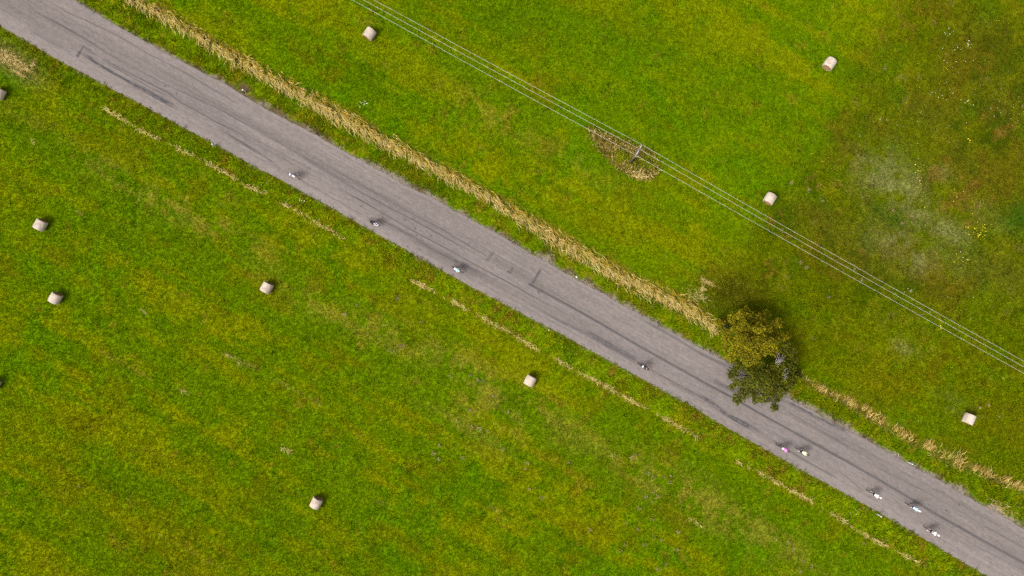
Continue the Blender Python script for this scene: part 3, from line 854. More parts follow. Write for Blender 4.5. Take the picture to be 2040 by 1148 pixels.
# ------------------------------------------------------------------ hay bales
def bale_wrap_mat():
    m, nt, b = new_mat('bale_net_wrap', .8, .15)
    tc = N(nt, 'ShaderNodeTexCoord'); oi = N(nt, 'ShaderNodeObjectInfo')
    mp = N(nt, 'ShaderNodeMapping'); mp.inputs['Scale'].default_value = (1, 1, 1)
    ad = N(nt, 'ShaderNodeVectorMath', operation='ADD')
    sc = N(nt, 'ShaderNodeVectorMath', operation='SCALE'); sc.inputs['Scale'].default_value = 40.0
    cmb = N(nt, 'ShaderNodeCombineXYZ')
    for i in range(3): nt.links.new(oi.outputs['Random'], cmb.inputs[i])
    nt.links.new(cmb.outputs[0], sc.inputs[0])
    nt.links.new(tc.outputs['Object'], ad.inputs[0]); nt.links.new(sc.outputs[0], ad.inputs[1])
    n1 = N(nt, 'ShaderNodeTexNoise', Scale=1.7, Detail=3.0); nt.links.new(ad.outputs[0], n1.inputs['Vector'])
    n2 = N(nt, 'ShaderNodeTexNoise', Scale=14.0, Detail=3.0); nt.links.new(ad.outputs[0], n2.inputs['Vector'])
    wv = N(nt, 'ShaderNodeTexWave', Scale=9.0, Distortion=2.0, Detail=2.0); wv.bands_direction = 'X'
    nt.links.new(tc.outputs['Object'], wv.inputs['Vector'])
    cr = N(nt, 'ShaderNodeValToRGB')
    e = cr.color_ramp.elements
    e[0].position = .30; e[0].color = (.36, .29, .235, 1)
    e[1].position = .56; e[1].color = (.53, .44, .36, 1)
    x = e.new(.42); x.color = (.45, .36, .285, 1)
    nt.links.new(n1.outputs[0], cr.inputs[0])
    c = mulmix(nt, cr.outputs[0], maprange(nt, n2.outputs[0], .3, .7, .82, 1.16))
    c = mulmix(nt, c, maprange(nt, wv.outputs['Fac'], 0, 1, .93, 1.05))
    nt.links.new(c, b.inputs['Base Color'])
    bp = N(nt, 'ShaderNodeBump', Strength=.5, Distance=.02); nt.links.new(n2.outputs[0], bp.inputs['Height']); nt.links.new(bp.outputs[0], b.inputs['Normal'])
    return m


M_WRAP = bale_wrap_mat()
m, nt, b = new_mat('bale_end_hay', .9, .08)
tc = N(nt, 'ShaderNodeTexCoord'); n1 = N(nt, 'ShaderNodeTexNoise', Scale=7.0, Detail=4.0); nt.links.new(tc.outputs['Object'], n1.inputs['Vector'])
cr = N(nt, 'ShaderNodeValToRGB'); e = cr.color_ramp.elements
e[0].position = .32; e[0].color = (.13, .065, .03, 1); e[1].position = .68; e[1].color = (.34, .20, .10, 1)
nt.links.new(n1.outputs[0], cr.inputs[0]); nt.links.new(cr.outputs[0], b.inputs['Base Color'])
M_END = m
M_BSTRAW = plain_mat('bale_straw_ends', (.42, .33, .16), .9, .1, .3)

BR, BL = .66, 1.2            # radius and length of a bale


def bale_meshes(seed):
    r = random.Random(seed)
    seg, nl = 48, 14
    ph = [r.uniform(0, 6.28) for _ in range(6)]

    def rad(a, t):
        s = 1 + .016 * math.sin(2 * a + ph[0]) + .012 * math.sin(3 * a + ph[1]) + .008 * math.sin(7 * a + ph[2] + 3 * t) + .006 * math.sin(13 * a + 5 * t + ph[3])
        edge = 1 - .055 * max(0, (abs(t) - .80) / .20) ** 2
        return BR * s * edge * (1 + .012 * math.cos(t * 2.2))

    def pt(a, t, k=1.0, dx=0.0):
        q = rad(a, t) * k
        y, z = q * math.cos(a), q * math.sin(a)
        z = max(z, -BR * .94)                       # sags flat on the grass
        return Vector((t * BL / 2 + dx, y, z + BR * .94))
    w = MB()
    v = [pt(2 * math.pi * j / seg, -1 + 2 * i / nl) for i in range(nl + 1) for j in range(seg)]
    for kk, s in ((0, -1), (nl, 1)):
        pass
    f = [(i * seg + j, i * seg + (j + 1) % seg, (i + 1) * seg + (j + 1) % seg, (i + 1) * seg + j) for i in range(nl) for j in range(seg)]
    w.add(v, f)
    for s in (-1, 1):                                # the net folds over the rim by a hand's width
        a0 = [pt(2 * math.pi * j / seg, s) for j in range(seg)]; a1 = [pt(2 * math.pi * j / seg, s, .90 + .02 * math.sin(5 * j), s * .012) for j in range(seg)]
        ff = [(j, (j + 1) % seg, seg + (j + 1) % seg, seg + j) if s > 0 else (seg + j, seg + (j + 1) % seg, (j + 1) % seg, j) for j in range(seg)]
        w.add(a0 + a1, ff)
    wm = w.mesh('wrap')
    ends = []
    for s in (-1, 1):
        en = MB(); nr = 9
        v = []; 
        for i in range(nr):
            k = .93 * (1 - i / nr)
            for j in range(seg):
                a = 2 * math.pi * j / seg
                spiral = .018 * math.sin(14 * k + a + ph[4]) + r.uniform(-.014, .014)
                v.append(pt(a, s, k, -s * .015 + s * (spiral + .02 * (1 - k))))
        v.append(pt(0, s, 0, s * .02))
        f = []
        for i in range(nr - 1):
            for j in range(seg):
                q = (i * seg + j, i * seg + (j + 1) % seg, (i + 1) * seg + (j + 1) % seg, (i + 1) * seg + j)
                f.append(q if s > 0 else q[::-1])
        for j in range(seg):
            q = ((nr - 1) * seg + j, (nr - 1) * seg + (j + 1) % seg, nr * seg)
            f.append(q if s > 0 else q[::-1])
        en.add(v, f); ends.append(en.mesh('end_face', False))
    st = MB()
    for i in range(260):                             # straw ends poking out round the rims
        s = r.choice((-1, 1)); a = r.uniform(0, 6.28); k = r.uniform(.8, 1.0)
        p = pt(a, s, k, s * .005); q = p + Vector((s * r.uniform(.01, .06), r.uniform(-.07, .07), r.uniform(-.06, .07)))
        q.z = max(q.z, .01)
        d = (q - p).normalized(); o = d.orthogonal() * .006
        st.add([p + o, p - o, q], [(0, 1, 2)])
    return wm, ends, st.mesh('straw', False)


BALES = [  # crown centre in the photo, axis angle, label
    (736, 67, 56, 'round hay bale between the dry grass strip and the upper end of the wires', 1),
    (1653, 127, 55, 'round hay bale standing highest on the right, near the white flowers', 1),
    (1534, 396, 58, 'round hay bale just above the wires at the uncut meadow edge', 1),
    (-3, 186, 62, 'hay bale cut off by the picture edge below the corner of loose straw', -1),
    (80, 448, 60, 'weathered grey hay bale, upper one of the pair in the lower field', -1),
    (110, 594, 60, 'hay bale with brown end showing, lower one of the pair in the field', -1),
    (531, 573, 62, 'pale hay bale between the pair of bales and the thin straw line', -1),
    (1056, 759, 62, 'pale hay bale below the road opposite the trees', -1),
    (630, 1002, 64, 'hay bale lowest in the picture, alone in the wide lower field', -1),
    (1931, 835, 65, 'hay bale beyond the trees, between the wires and the road', 1),
    (-13, 766, 60, 'hay bale of which only a brown corner shows at the picture edge', -1)]
variants = [bale_meshes(s) for s in (3, 8, 15)]
for wm, ends, sm in variants:
    wm.materials.append(M_WRAP); sm.materials.append(M_BSTRAW)
    for e_ in ends: e_.materials.append(M_END)
for i, (px, py, ang, lab, _) in enumerate(BALES):
    p = W(px, py, .70)
    root = empty('hay_bale', (p.x, p.y, .015), R(ang))
    tag(root, lab, 'hay bale', 'round hay bales lying on the mown fields')
    wm, ends, sm = variants[i % 3]
    link('wrap', wm, root)
    link('end_face', ends[0], root); link('end_face', ends[1], root)
    s_ = link('straw_ends', sm, root); s_['kind'] = 'stuff'

# ------------------------------------------------------------------ power line
M_WOOD = plain_mat('tarred_pole_wood', (.13, .11, .095), .9, .1, .3, 6.0)
M_STEEL = plain_mat('galvanised_steel', (.42, .43, .47), .5, .4, .12, 8.0)
M_WIRE = plain_mat('aluminium_wire', (.62, .60, .50), .45, .5, .05, 4.0)
M_GLASS = plain_mat('brown_porcelain', (.16, .12, .10), .3, .5, .1, 8.0)
ZP = 7.6                                            # height of the cross-arm
top = W(1273.0, 299.0, ZP); foot = W(1254.5, 325.5, 0.0)
arm_a, arm_b = W(1278.3, 289.4, ZP), W(1266.8, 310.6, ZP)
pole = empty('utility_pole', foot)
tag(pole, 'wooden utility pole with steel cross arm standing in the weed patch', 'utility pole')
mb = MB(); off = foot
mb.tube([Vector((0, 0, -.3)), (top - off) * .5 * Vector((1, 1, 1)), top - off + Vector((0, 0, .15))], [.15, .135, .115], 14); mb.build('post', M_WOOD, pole)
ad_ = (arm_b - arm_a).normalized(); mid = (arm_a + arm_b) / 2
rot = Matrix.Rotation(math.atan2(ad_.y, ad_.x), 3, 'Z')
mb = MB(); mb.box(mid - off, ((arm_b - arm_a).length + .25, .10, .10), rot); arm_o = mb.build('crossarm', M_STEEL, pole, False)
bv = arm_o.modifiers.new('bevel', 'BEVEL'); bv.width = .012; bv.segments = 2
for e_ in (arm_a, arm_b):
    mb = MB(); mb.tube([e_ + (mid - e_) * .35 - off, top - off + Vector((0, 0, -.75))], .018, 6); mb.build('brace', M_STEEL, pole)
pins = [arm_a, top + Vector((.02, .02, .1)), arm_b]
tips = []
for p in pins:
    mb = MB(); q = p - off + Vector((0, 0, .05))
    mb.tube([q, q + Vector((0, 0, .06)), q + Vector((0, 0, .08)), q + Vector((0, 0, .13)), q + Vector((0, 0, .15)), q + Vector((0, 0, .2))], [.02, .03, .065, .07, .045, .035], 12)
    mb.build('insulator', M_GLASS, pole); tips.append(p + Vector((0, 0, .23)))


def wire(name, tip, left_px, right_px, lab):
    mb = MB()
    zl = tip.z - .75
    for tgt in (left_px, right_px):
        e_ = W(tgt[0], tgt[1], zl)
        d = (e_ - tip); d.z = 0; L = d.length; d.normalize(); span = 92.0
        pts = []
        for k in range(29):
            s = span * k / 28
            pts.append(tip + d * s + Vector((0, 0, -4 * 1.0 * (s / span) * (1 - s / span))))
        mb.tube(pts, .0115, 6)
    o = mb.build(name, M_WIRE)
    tag(o, lab, 'wire', 'overhead wires of the power line')


wire('overhead_wire', tips[0], (747, 0), (2040, 719), 'thin pale overhead wire, farthest of the three from the road')
wire('overhead_wire', tips[1], (726, 0), (2040, 730), 'thin pale overhead wire in the middle of the three')
wire('overhead_wire', tips[2], (704, 0), (2040, 743), 'thin pale overhead wire, the one of the three next to the road')

# ------------------------------------------------------------------ marker posts at the road edge
M_WHITE = plain_mat('white_plastic', (.80, .80, .78), .5, .3, .06, 6.0)
M_BAND = plain_mat('dark_band', (.03, .03, .035), .6, .3, .1)
M_REFL = plain_mat('reflector', (.55, .50, .35), .3, .5, .05)
for bx_, by_, h_, lab in ((489.5, 183.6, 1.0, 'white marker post leaning over bare soil at the upper road edge'),
                          (428.5, 290.2, .95, 'white marker post among weeds on the lower verge, far from the riders'),
                          (1809.5, 921.5, .95, 'white marker post on the upper verge near the white flowers'),
                          (1747.3, 1024.5, 1.05, 'white marker post on the lower verge below the group of riders')):
    root = empty('marker_post', W(bx_, by_, 0), ROAD_ANG * -1)
    tag(root, lab, 'marker post', 'white marker posts along the road')
    mb = MB(); w0 = .18
    sec = [(-.5, -.35), (.5, -.35), (.38, .35), (-.38, .35)]
    v = []
    for z in (-.2, h_ * .74): v += [(x * w0, y * w0, z) for x, y in sec]
    mb.add(v, [(0, 1, 5, 4), (1, 2, 6, 5), (2, 3, 7, 6), (3, 0, 4, 7)]); mb.build('shaft', M_WHITE, root, False)
    mb = MB(); v = []
    for z in (h_ * .74, h_ * .82): v += [(x * w0 * .98, y * w0 * .98, z) for x, y in sec]
    mb.add(v, [(0, 1, 5, 4), (1, 2, 6, 5), (2, 3, 7, 6), (3, 0, 4, 7)]); bnd = mb.build('band', M_BAND, root, False)
    mb = MB(); mb.box((0, -w0 * .36, h_ * .78), (.05, .012, .06)); mb.build('reflector', M_REFL, bnd, False)
    mb = MB(); v = []
    for z, k in ((h_ * .82, 1), (h_ * .97, 1), (h_, .55)): v += [(x * w0 * k, y * w0 * k, z) for x, y in sec]
    mb.add(v, [(0, 1, 5, 4), (1, 2, 6, 5), (2, 3, 7, 6), (3, 0, 4, 7), (4, 5, 9, 8), (5, 6, 10, 9), (6, 7, 11, 10), (7, 4, 8, 11), (8, 9, 10, 11)])
    mb.build('cap', M_WHITE, root, False)
    if by_ < 200:
        mb = MB(); mb.box((-.06, -.16, .38), (.16, .10, .86)); mb.build('dark_box', M_BAND, root, False)  # dark upright box added beside the shaft of the uppermost post

# two small white stones
for x_, y_, s_, lab in ((1148.5, 552, .11, 'small white stone on the gravel shoulder above the tar patch'), (1094, 658, .10, 'small white stone in the grass at the lower road edge')):
    bm = bmesh.new(); bmesh.ops.create_icosphere(bm, subdivisions=2, radius=s_)
    r_ = random.Random(int(x_))
    for v_ in bm.verts: v_.co *= 1 + r_.uniform(-.18, .18); v_.co.z *= .6
    me = bpy.data.meshes.new('white_stone'); bm.to_mesh(me); bm.free()
    o = link('white_stone', me, None, [M_WHITE]); o.location = W(x_, y_, 0) + Vector((0, 0, .04)); tag(o, lab, 'stone', 'white stones beside the road')


# ------------------------------------------------------------------ trees
M_BARK = plain_mat('bark', (.055, .043, .032), .95, .1, .3, 5.0)
M_DEAD = plain_mat('bare_grey_branch', (.36, .32, .32), .9, .1, .15, 5.0)


def leaf_mesh(name, C, Nrm, size, cols):
    """Kite-shaped leaves, folded along the midrib."""
    n = len(C)
    ref = rng.normal(0, 1, (n, 3)); t = np.cross(Nrm, ref); t /= np.linalg.norm(t, axis=1)[:, None]; b_ = np.cross(Nrm, t)
    s = size[:, None]
    v = np.stack([C - t * s, C + b_ * s * .5 + Nrm * s * .18, C + t * s * 1.1, C - b_ * s * .5 + Nrm * s * .18], 1).reshape(-1, 3)
    k = np.arange(n)[:, None] * 4
    return mesh_np(name, v, tris=np.concatenate([k + [[0, 1, 2]], k + [[0, 2, 3]]]), color=np.repeat(cols, 4, 0))


def tree(name, base, clumps, per, leaf, palette, pal_p, label, bare=None, upright=.0, fringe=.0, trunk_r=.16):
    """clumps: list of (centre, radius) in world space."""
    base = Vector(base)
    root = empty(name, base)
    tag(root, label, 'tree')
    r = random.Random(len(clumps) * 7 + 1)
    ctr = sum((Vector(c) for c, _ in clumps), Vector()) / len(clumps)
    fork = base.lerp(Vector((ctr.x, ctr.y, ctr.z * .45)), .8)
    mb = MB()
    mb.tube([Vector((0, 0, -.2)), (fork - base) * .5 + Vector((.05, .03, 0)), fork - base], [trunk_r * 1.25, trunk_r, trunk_r * .8], 10)
    for c, cr_ in clumps:
        c = Vector(c); m_ = fork.lerp(c, .5) + Vector((r.uniform(-.25, .25), r.uniform(-.25, .25), r.uniform(.0, .3)))
        th = trunk_r * r.uniform(.25, .5)
        mb.tube([fork - base, m_ - base, c - base], [th, th * .6, th * .2], 6)
        for _ in range(4):
            e_ = c + Vector((r.gauss(0, 1), r.gauss(0, 1), r.gauss(0, .6))).normalized() * cr_ * .9
            mb.tube([m_.lerp(c, .5) - base, (m_.lerp(c, .7) * .5 + e_ * .5) - base, e_ - base], [th * .3, th * .2, th * .06], 4, cap=False)
    mb.build('trunk', M_BARK, root)
    Cs, Ns, Sz, Co = [], [], [], []
    for c, cr_ in clumps:
        k = int(per * cr_ ** 2 * r.uniform(.75, 1.25))
        d = rng.normal(0, 1, (k, 3)); d /= np.linalg.norm(d, axis=1)[:, None]
        d[:, 2] = np.where(rng.random(k) < .6, np.abs(d[:, 2]), d[:, 2])
        rr = cr_ * np.clip(rng.beta(3.2, 1.3, k), 0, 1) * (1 + .28 * np.sin(d[:, 0] * 5 + r.uniform(0, 6)) * np.sin(d[:, 1] * 6 + r.uniform(0, 6)))
        P_ = np.array(c) - np.array(base) + d * rr[:, None] * [1, 1, .75]
        nn = d * .5 + rng.normal(0, .55, (k, 3)) + [0, 0, .75 - upright]; nn /= np.linalg.norm(nn, axis=1)[:, None]
        Cs.append(P_); Ns.append(nn); Sz.append(leaf * rng.uniform(.65, 1.35, k))
        Co.append(pick_cols(k, palette, pal_p, .2) * r.uniform(.85, 1.15))
    me = leaf_mesh('crown', np.concatenate(Cs), np.concatenate(Ns), np.concatenate(Sz), np.concatenate(Co))
    link('crown', me, root, [M_LEAF])
    if bare:
        mb = MB()
        for s0, e0 in bare:
            s0, e0 = Vector(s0) - base, Vector(e0) - base
            for _ in range(7):
                e1 = e0 + Vector((r.gauss(0, .3), r.gauss(0, .38), r.gauss(0, .25))); m_ = s0.lerp(e1, .6) + Vector((r.gauss(0, .15), r.gauss(0, .15), .1))
                mb.tube([s0, m_, e1], [.035, .022, .010], 5)
                for _ in range(3):
                    q = m_.lerp(e1, r.uniform(.2, 1)); mb.tube([q, q + Vector((r.gauss(0, .2), r.gauss(0, .2), r.gauss(.05, .1)))], [.014, .007], 4)
        o = mb.build('bare_branch', M_DEAD, root); o['label'] = 'bare pale grey twigs without leaves'
    return root


def crown_clumps(pts, seed):
    r = random.Random(seed)
    out = []
    for px, py, z, cr_ in pts:
        out.append((W(px + r.uniform(-3, 3), py + r.uniform(-3, 3), z), cr_ * r.uniform(.9, 1.1)))
    return out


# crown turning bronze, standing over the darker one; both broken up into boughs
r_ = random.Random(21); pts = []
for k_ in range(46):
    a = k_ * 2.39996 + r_.uniform(-.35, .35); q = math.sqrt((k_ + .5) / 46) * r_.uniform(.85, 1.1)
    x_ = 1497 + math.cos(a) * q * 57; y_ = 676 + math.sin(a) * q * 52
    if y_ > 712 and x_ < 1475: continue
    pts.append((x_, y_, 5.9 - 2.7 * q * q + r_.uniform(-.9, .6), r_.uniform(.45, .95)))
pts += [(1462, 638, 2.6, .8), (1482, 626, 2.4, .8), (1446, 664, 2.4, .7), (1520, 630, 2.6, .8), (1548, 646, 2.8, .8), (1446, 694, 2.2, .7), (1436, 645, 1.6, .7), (1565, 668, 2.6, .6)]
base_a = W(1470, 672, 0)
tree('bronze_tree', base_a, crown_clumps(pts, 2), 470, .11, [(.248, .206, .006), (.180, .150, .006), (.112, .098, .006), (.34, .28, .014), (.155, .165, .004)], [.30, .27, .2, .10, .13],
     'broad crowned tree turning bronze yellow, upper of the two beside the road', upright=.35)
# lower dark green crown reaching over the road
pts = [(1462, 742, 3.0, .85), (1472, 728, 3.2, .8), (1470, 760, 2.8, .55), (1486, 760, 3.2, .85), (1500, 745, 3.9, .95), (1480, 785, 2.7, .85), (1468, 793, 2.4, .65), (1500, 778, 3.0, .9),
       (1512, 765, 3.8, .95), (1525, 750, 4.1, 1.0), (1530, 775, 3.7, .95), (1518, 792, 2.9, .8), (1540, 795, 2.9, .9), (1545, 808, 2.4, .6), (1552, 780, 3.2, .9), (1545, 760, 3.6, .9),
       (1560, 750, 3.3, .9), (1565, 765, 3.0, .7), (1572, 735, 3.0, .85), (1578, 748, 2.8, .6), (1570, 705, 2.7, .8), (1580, 722, 2.6, .65), (1555, 725, 3.2, .9), (1540, 735, 3.5, .9), (1515, 730, 3.5, .9),
       (1490, 722, 3.4, .9), (1565, 690, 2.3, .7), (1456, 770, 2.5, .45), (1505, 800, 2.4, .5), (1582, 760, 2.3, .5), (1454, 752, 2.4, .4)]
dead = [(W(1540, 732, 3.2), W(1560, 712, 4.2)), (W(1548, 762, 2.9), W(1564, 750, 3.7))]
base_b = W(1508, 733, 0)
tree('green_tree', base_b, crown_clumps(pts, 3), 640, .115, [(.088, .100, .006), (.062, .074, .005), (.15, .16, .018), (.042, .050, .004), (.13, .115, .006)], [.34, .23, .14, .11, .18],
     'darker green leafy tree, lower of the two, hanging over the asphalt', bare=dead, upright=.2)
# low scrub at the foot of the trees
shrubs = [((1437, 648), .6, (.080, .080, .008), 'low olive bush against the bronze tree, beside the dry grass'), ((1583, 745), .6, (.055, .075, .008), 'low green bush at the foot of the green tree'),
          ((1237, 314), .62, (.17, .19, .004), 'yellow green bush in the weed patch, on the road side of the pole'), ((1287, 326), .55, (.12, .14, .004), 'olive green bush in the weed patch under the wires'), ((1263, 329), .4, (.11, .115, .005), 'smallest dark bush in the weed patch at the pole foot')]
for (sx_, sy_), sr_, sc_, lab in shrubs:
    p = W(sx_, sy_, 0); root = empty('bush', p); tag(root, lab, 'bush')
    mb = MB()
    for k_ in range(7):
        a = k_ * .9; mb.tube([Vector((0, 0, -.05)), Vector((math.cos(a) * .25, math.sin(a) * .25, .45)), Vector((math.cos(a) * .5, math.sin(a) * .5, .85))], [.03, .02, .008], 5)
    mb.build('stems', M_BARK, root)
    k_ = 1500
    d = rng.normal(0, 1, (k_, 3)); d /= np.linalg.norm(d, axis=1)[:, None]; d[:, 2] = np.abs(d[:, 2])
    P_ = d * (sr_ * 1.5 * rng.beta(3, 1.5, k_) * (1 + .3 * np.sin(3 * d[:, 0] + 4 * d[:, 1])))[:, None]
    P_[:, 2] = P_[:, 2] * .8 + .15
    nn = d + rng.normal(0, .6, (k_, 3)) + [0, 0, .5]; nn /= np.linalg.norm(nn, axis=1)[:, None]
    link('crown', leaf_mesh('crown', P_, nn, .07 * rng.uniform(.6, 1.4, k_), pick_cols(k_, [sc_, tuple(np.array(sc_) * 1.6), tuple(np.array(sc_) * .6)], [.5, .25, .25], .2)), root, [M_LEAF])

# ------------------------------------------------------------------ bicycles and riders
M_TYRE = plain_mat('tyre_rubber', (.02, .02, .02), .8, .2, .1)
M_CARBON = plain_mat('black_carbon', (.025, .025, .03), .4, .4, .1)
M_ALLOY = plain_mat('alloy', (.45, .45, .47), .35, .5, .05, metallic=.6)
M_SADDLE = plain_mat('saddle_vinyl', (.02, .02, .022), .6, .3, .1)
WR = .335


def bike_parts(aero):
    P = {}
    for key, x in (('rear', -.47), ('front', .53)):
        mb = MB(); mb.ring((x, 0, WR), WR - .040, .022, seg=32, s2=6)
        mb.tube([(x, -.05, WR), (x, .05, WR)], .022, 8)
        for j in range(16):
            a = 2 * math.pi * j / 16
            mb.tube([(x, .02 * (-1) ** j, WR), (x + math.cos(a) * (WR - .03), 0, WR + math.sin(a) * (WR - .03))], .0025, 3, cap=False)
        P['rim_' + key] = mb.mesh('rim')
        mb = MB(); mb.ring((x, 0, WR), WR - .018, .018, seg=32, s2=6); P['tyre_' + key] = mb.mesh('tyre')
    bb, seat, head, headlo = (-.06, 0, .28), (-.20, 0, .80), (.36, 0, .86), (.39, 0, .72)
    mb = MB()
    mb.tube([bb, seat], .017, 8); mb.tube([(-.19, 0, .77), head], .016, 8); mb.tube([headlo, bb], .021, 8); mb.tube([headlo, head], .02, 8)
    for s in (-1, 1):
        mb.tube([(bb[0], s * .03, bb[2]), (-.47, s * .06, WR)], .010, 6); mb.tube([(-.19, s * .02, .76), (-.47, s * .06, WR)], .008, 6)
    mb.tube([seat, (-.23, 0, .93)], .014, 8)
    P['frame'] = mb.mesh('frame')
    mb = MB()
    for s in (-1, 1): mb.tube([(.39, s * .03, .71), (.45, s * .05, .55), (.53, s * .05, WR)], [.014, .013, .009], 6)
    P['fork'] = mb.mesh('fork')
    mb = MB()
    v = []
    for i in range(9):
        t = i / 8; x = -.35 + .27 * t; w = .072 * (1 - t) ** 1.2 + .018; z = .955 + .012 * math.cos(t * 6)
        v += [(x, -w, z - .012), (x, -w * .5, z + .012), (x, w * .5, z + .012), (x, w, z - .012), (x, 0, z - .03)]
    f = []
    for i in range(8):
        for j in range(5): f.append((i * 5 + j, i * 5 + (j + 1) % 5, (i + 1) * 5 + (j + 1) % 5, (i + 1) * 5 + j))
    f += [(4, 3, 2, 1, 0), (40, 41, 42, 43, 44)]
    mb.add(v, f); P['saddle'] = mb.mesh('saddle')
    mb = MB(); mb.tube([head, (.36, 0, .90), (.45, 0, .91)], .015, 8)
    if aero:
        mb.tube([(.46, -.2, .88), (.45, -.05, .91), (.45, .05, .91), (.46, .2, .88)], .012, 8)
        for s in (-1, 1):
            mb.tube([(.46, s * .2, .88), (.58, s * .21, .87)], .013, 8); mb.tube([(.42, s * .07, .96), (.66, s * .055, .98), (.74, s * .05, 1.03)], .011, 8)
            mb.box((.42, s * .1, .965), (.12, .08, .02))
    else:
        mb.tube([(.46, -.2, .905), (.45, -.05, .91), (.45, .05, .91), (.46, .2, .905)], .012, 8)
        for s in (-1, 1):
            mb.tube([(.46, s * .2, .905), (.55, s * .205, .90), (.58, s * .21, .83), (.52, s * .21, .78), (.44, s * .21, .77)], .012, 8); mb.tube([(.53, s * .205, .90), (.60, s * .2, .95)], .016, 8)
    P['handlebar'] = mb.mesh('handlebar')
    return P


BIKE = {True: bike_parts(True), False: bike_parts(False)}


def bicycle(loc, rz, aero, phi, frame_m, label):
    root = empty('bicycle', loc, rz); root.scale = (1.07,) * 3; tag(root, label, 'bicycle', 'racing bicycles on the road')
    P = BIKE[aero]

    def lk_(name, me, mat, par=root):
        o = link(name, me, par)
        if not me.materials: me.materials.append(mat)
        o.material_slots[0].link = 'OBJECT'; o.material_slots[0].material = mat
        return o
    lk_('frame', P['frame'], frame_m); lk_('fork', P['fork'], frame_m); lk_('saddle', P['saddle'], M_SADDLE); lk_('handlebar', P['handlebar'], M_CARBON)
    for k_ in ('rear', 'front'):
        wh = lk_('wheel', P['rim_' + k_], M_CARBON); lk_('tyre', P['tyre_' + k_], M_TYRE, wh)
    mb = MB(); c = Vector((-.06, 0, .28))
    mb.ring(c + Vector((0, -.05, 0)), .085, .006, seg=24, s2=4)
    for s, ph in ((-1, phi), (1, phi + math.pi)):
        e_ = c + Vector((math.cos(ph) * .17, s * .08, math.sin(ph) * .17))
        mb.tube([c + Vector((0, s * .06, 0)), e_], .011, 6)
    cr_ = mb.build('crank', M_ALLOY, root)
    for s, ph in ((-1, phi), (1, phi + math.pi)):
        mb = MB(); mb.box(c + Vector((math.cos(ph) * .17, s * .12, math.sin(ph) * .17)), (.09, .08, .022)); mb.build('pedal', M_CARBON, cr_, False)
    return root


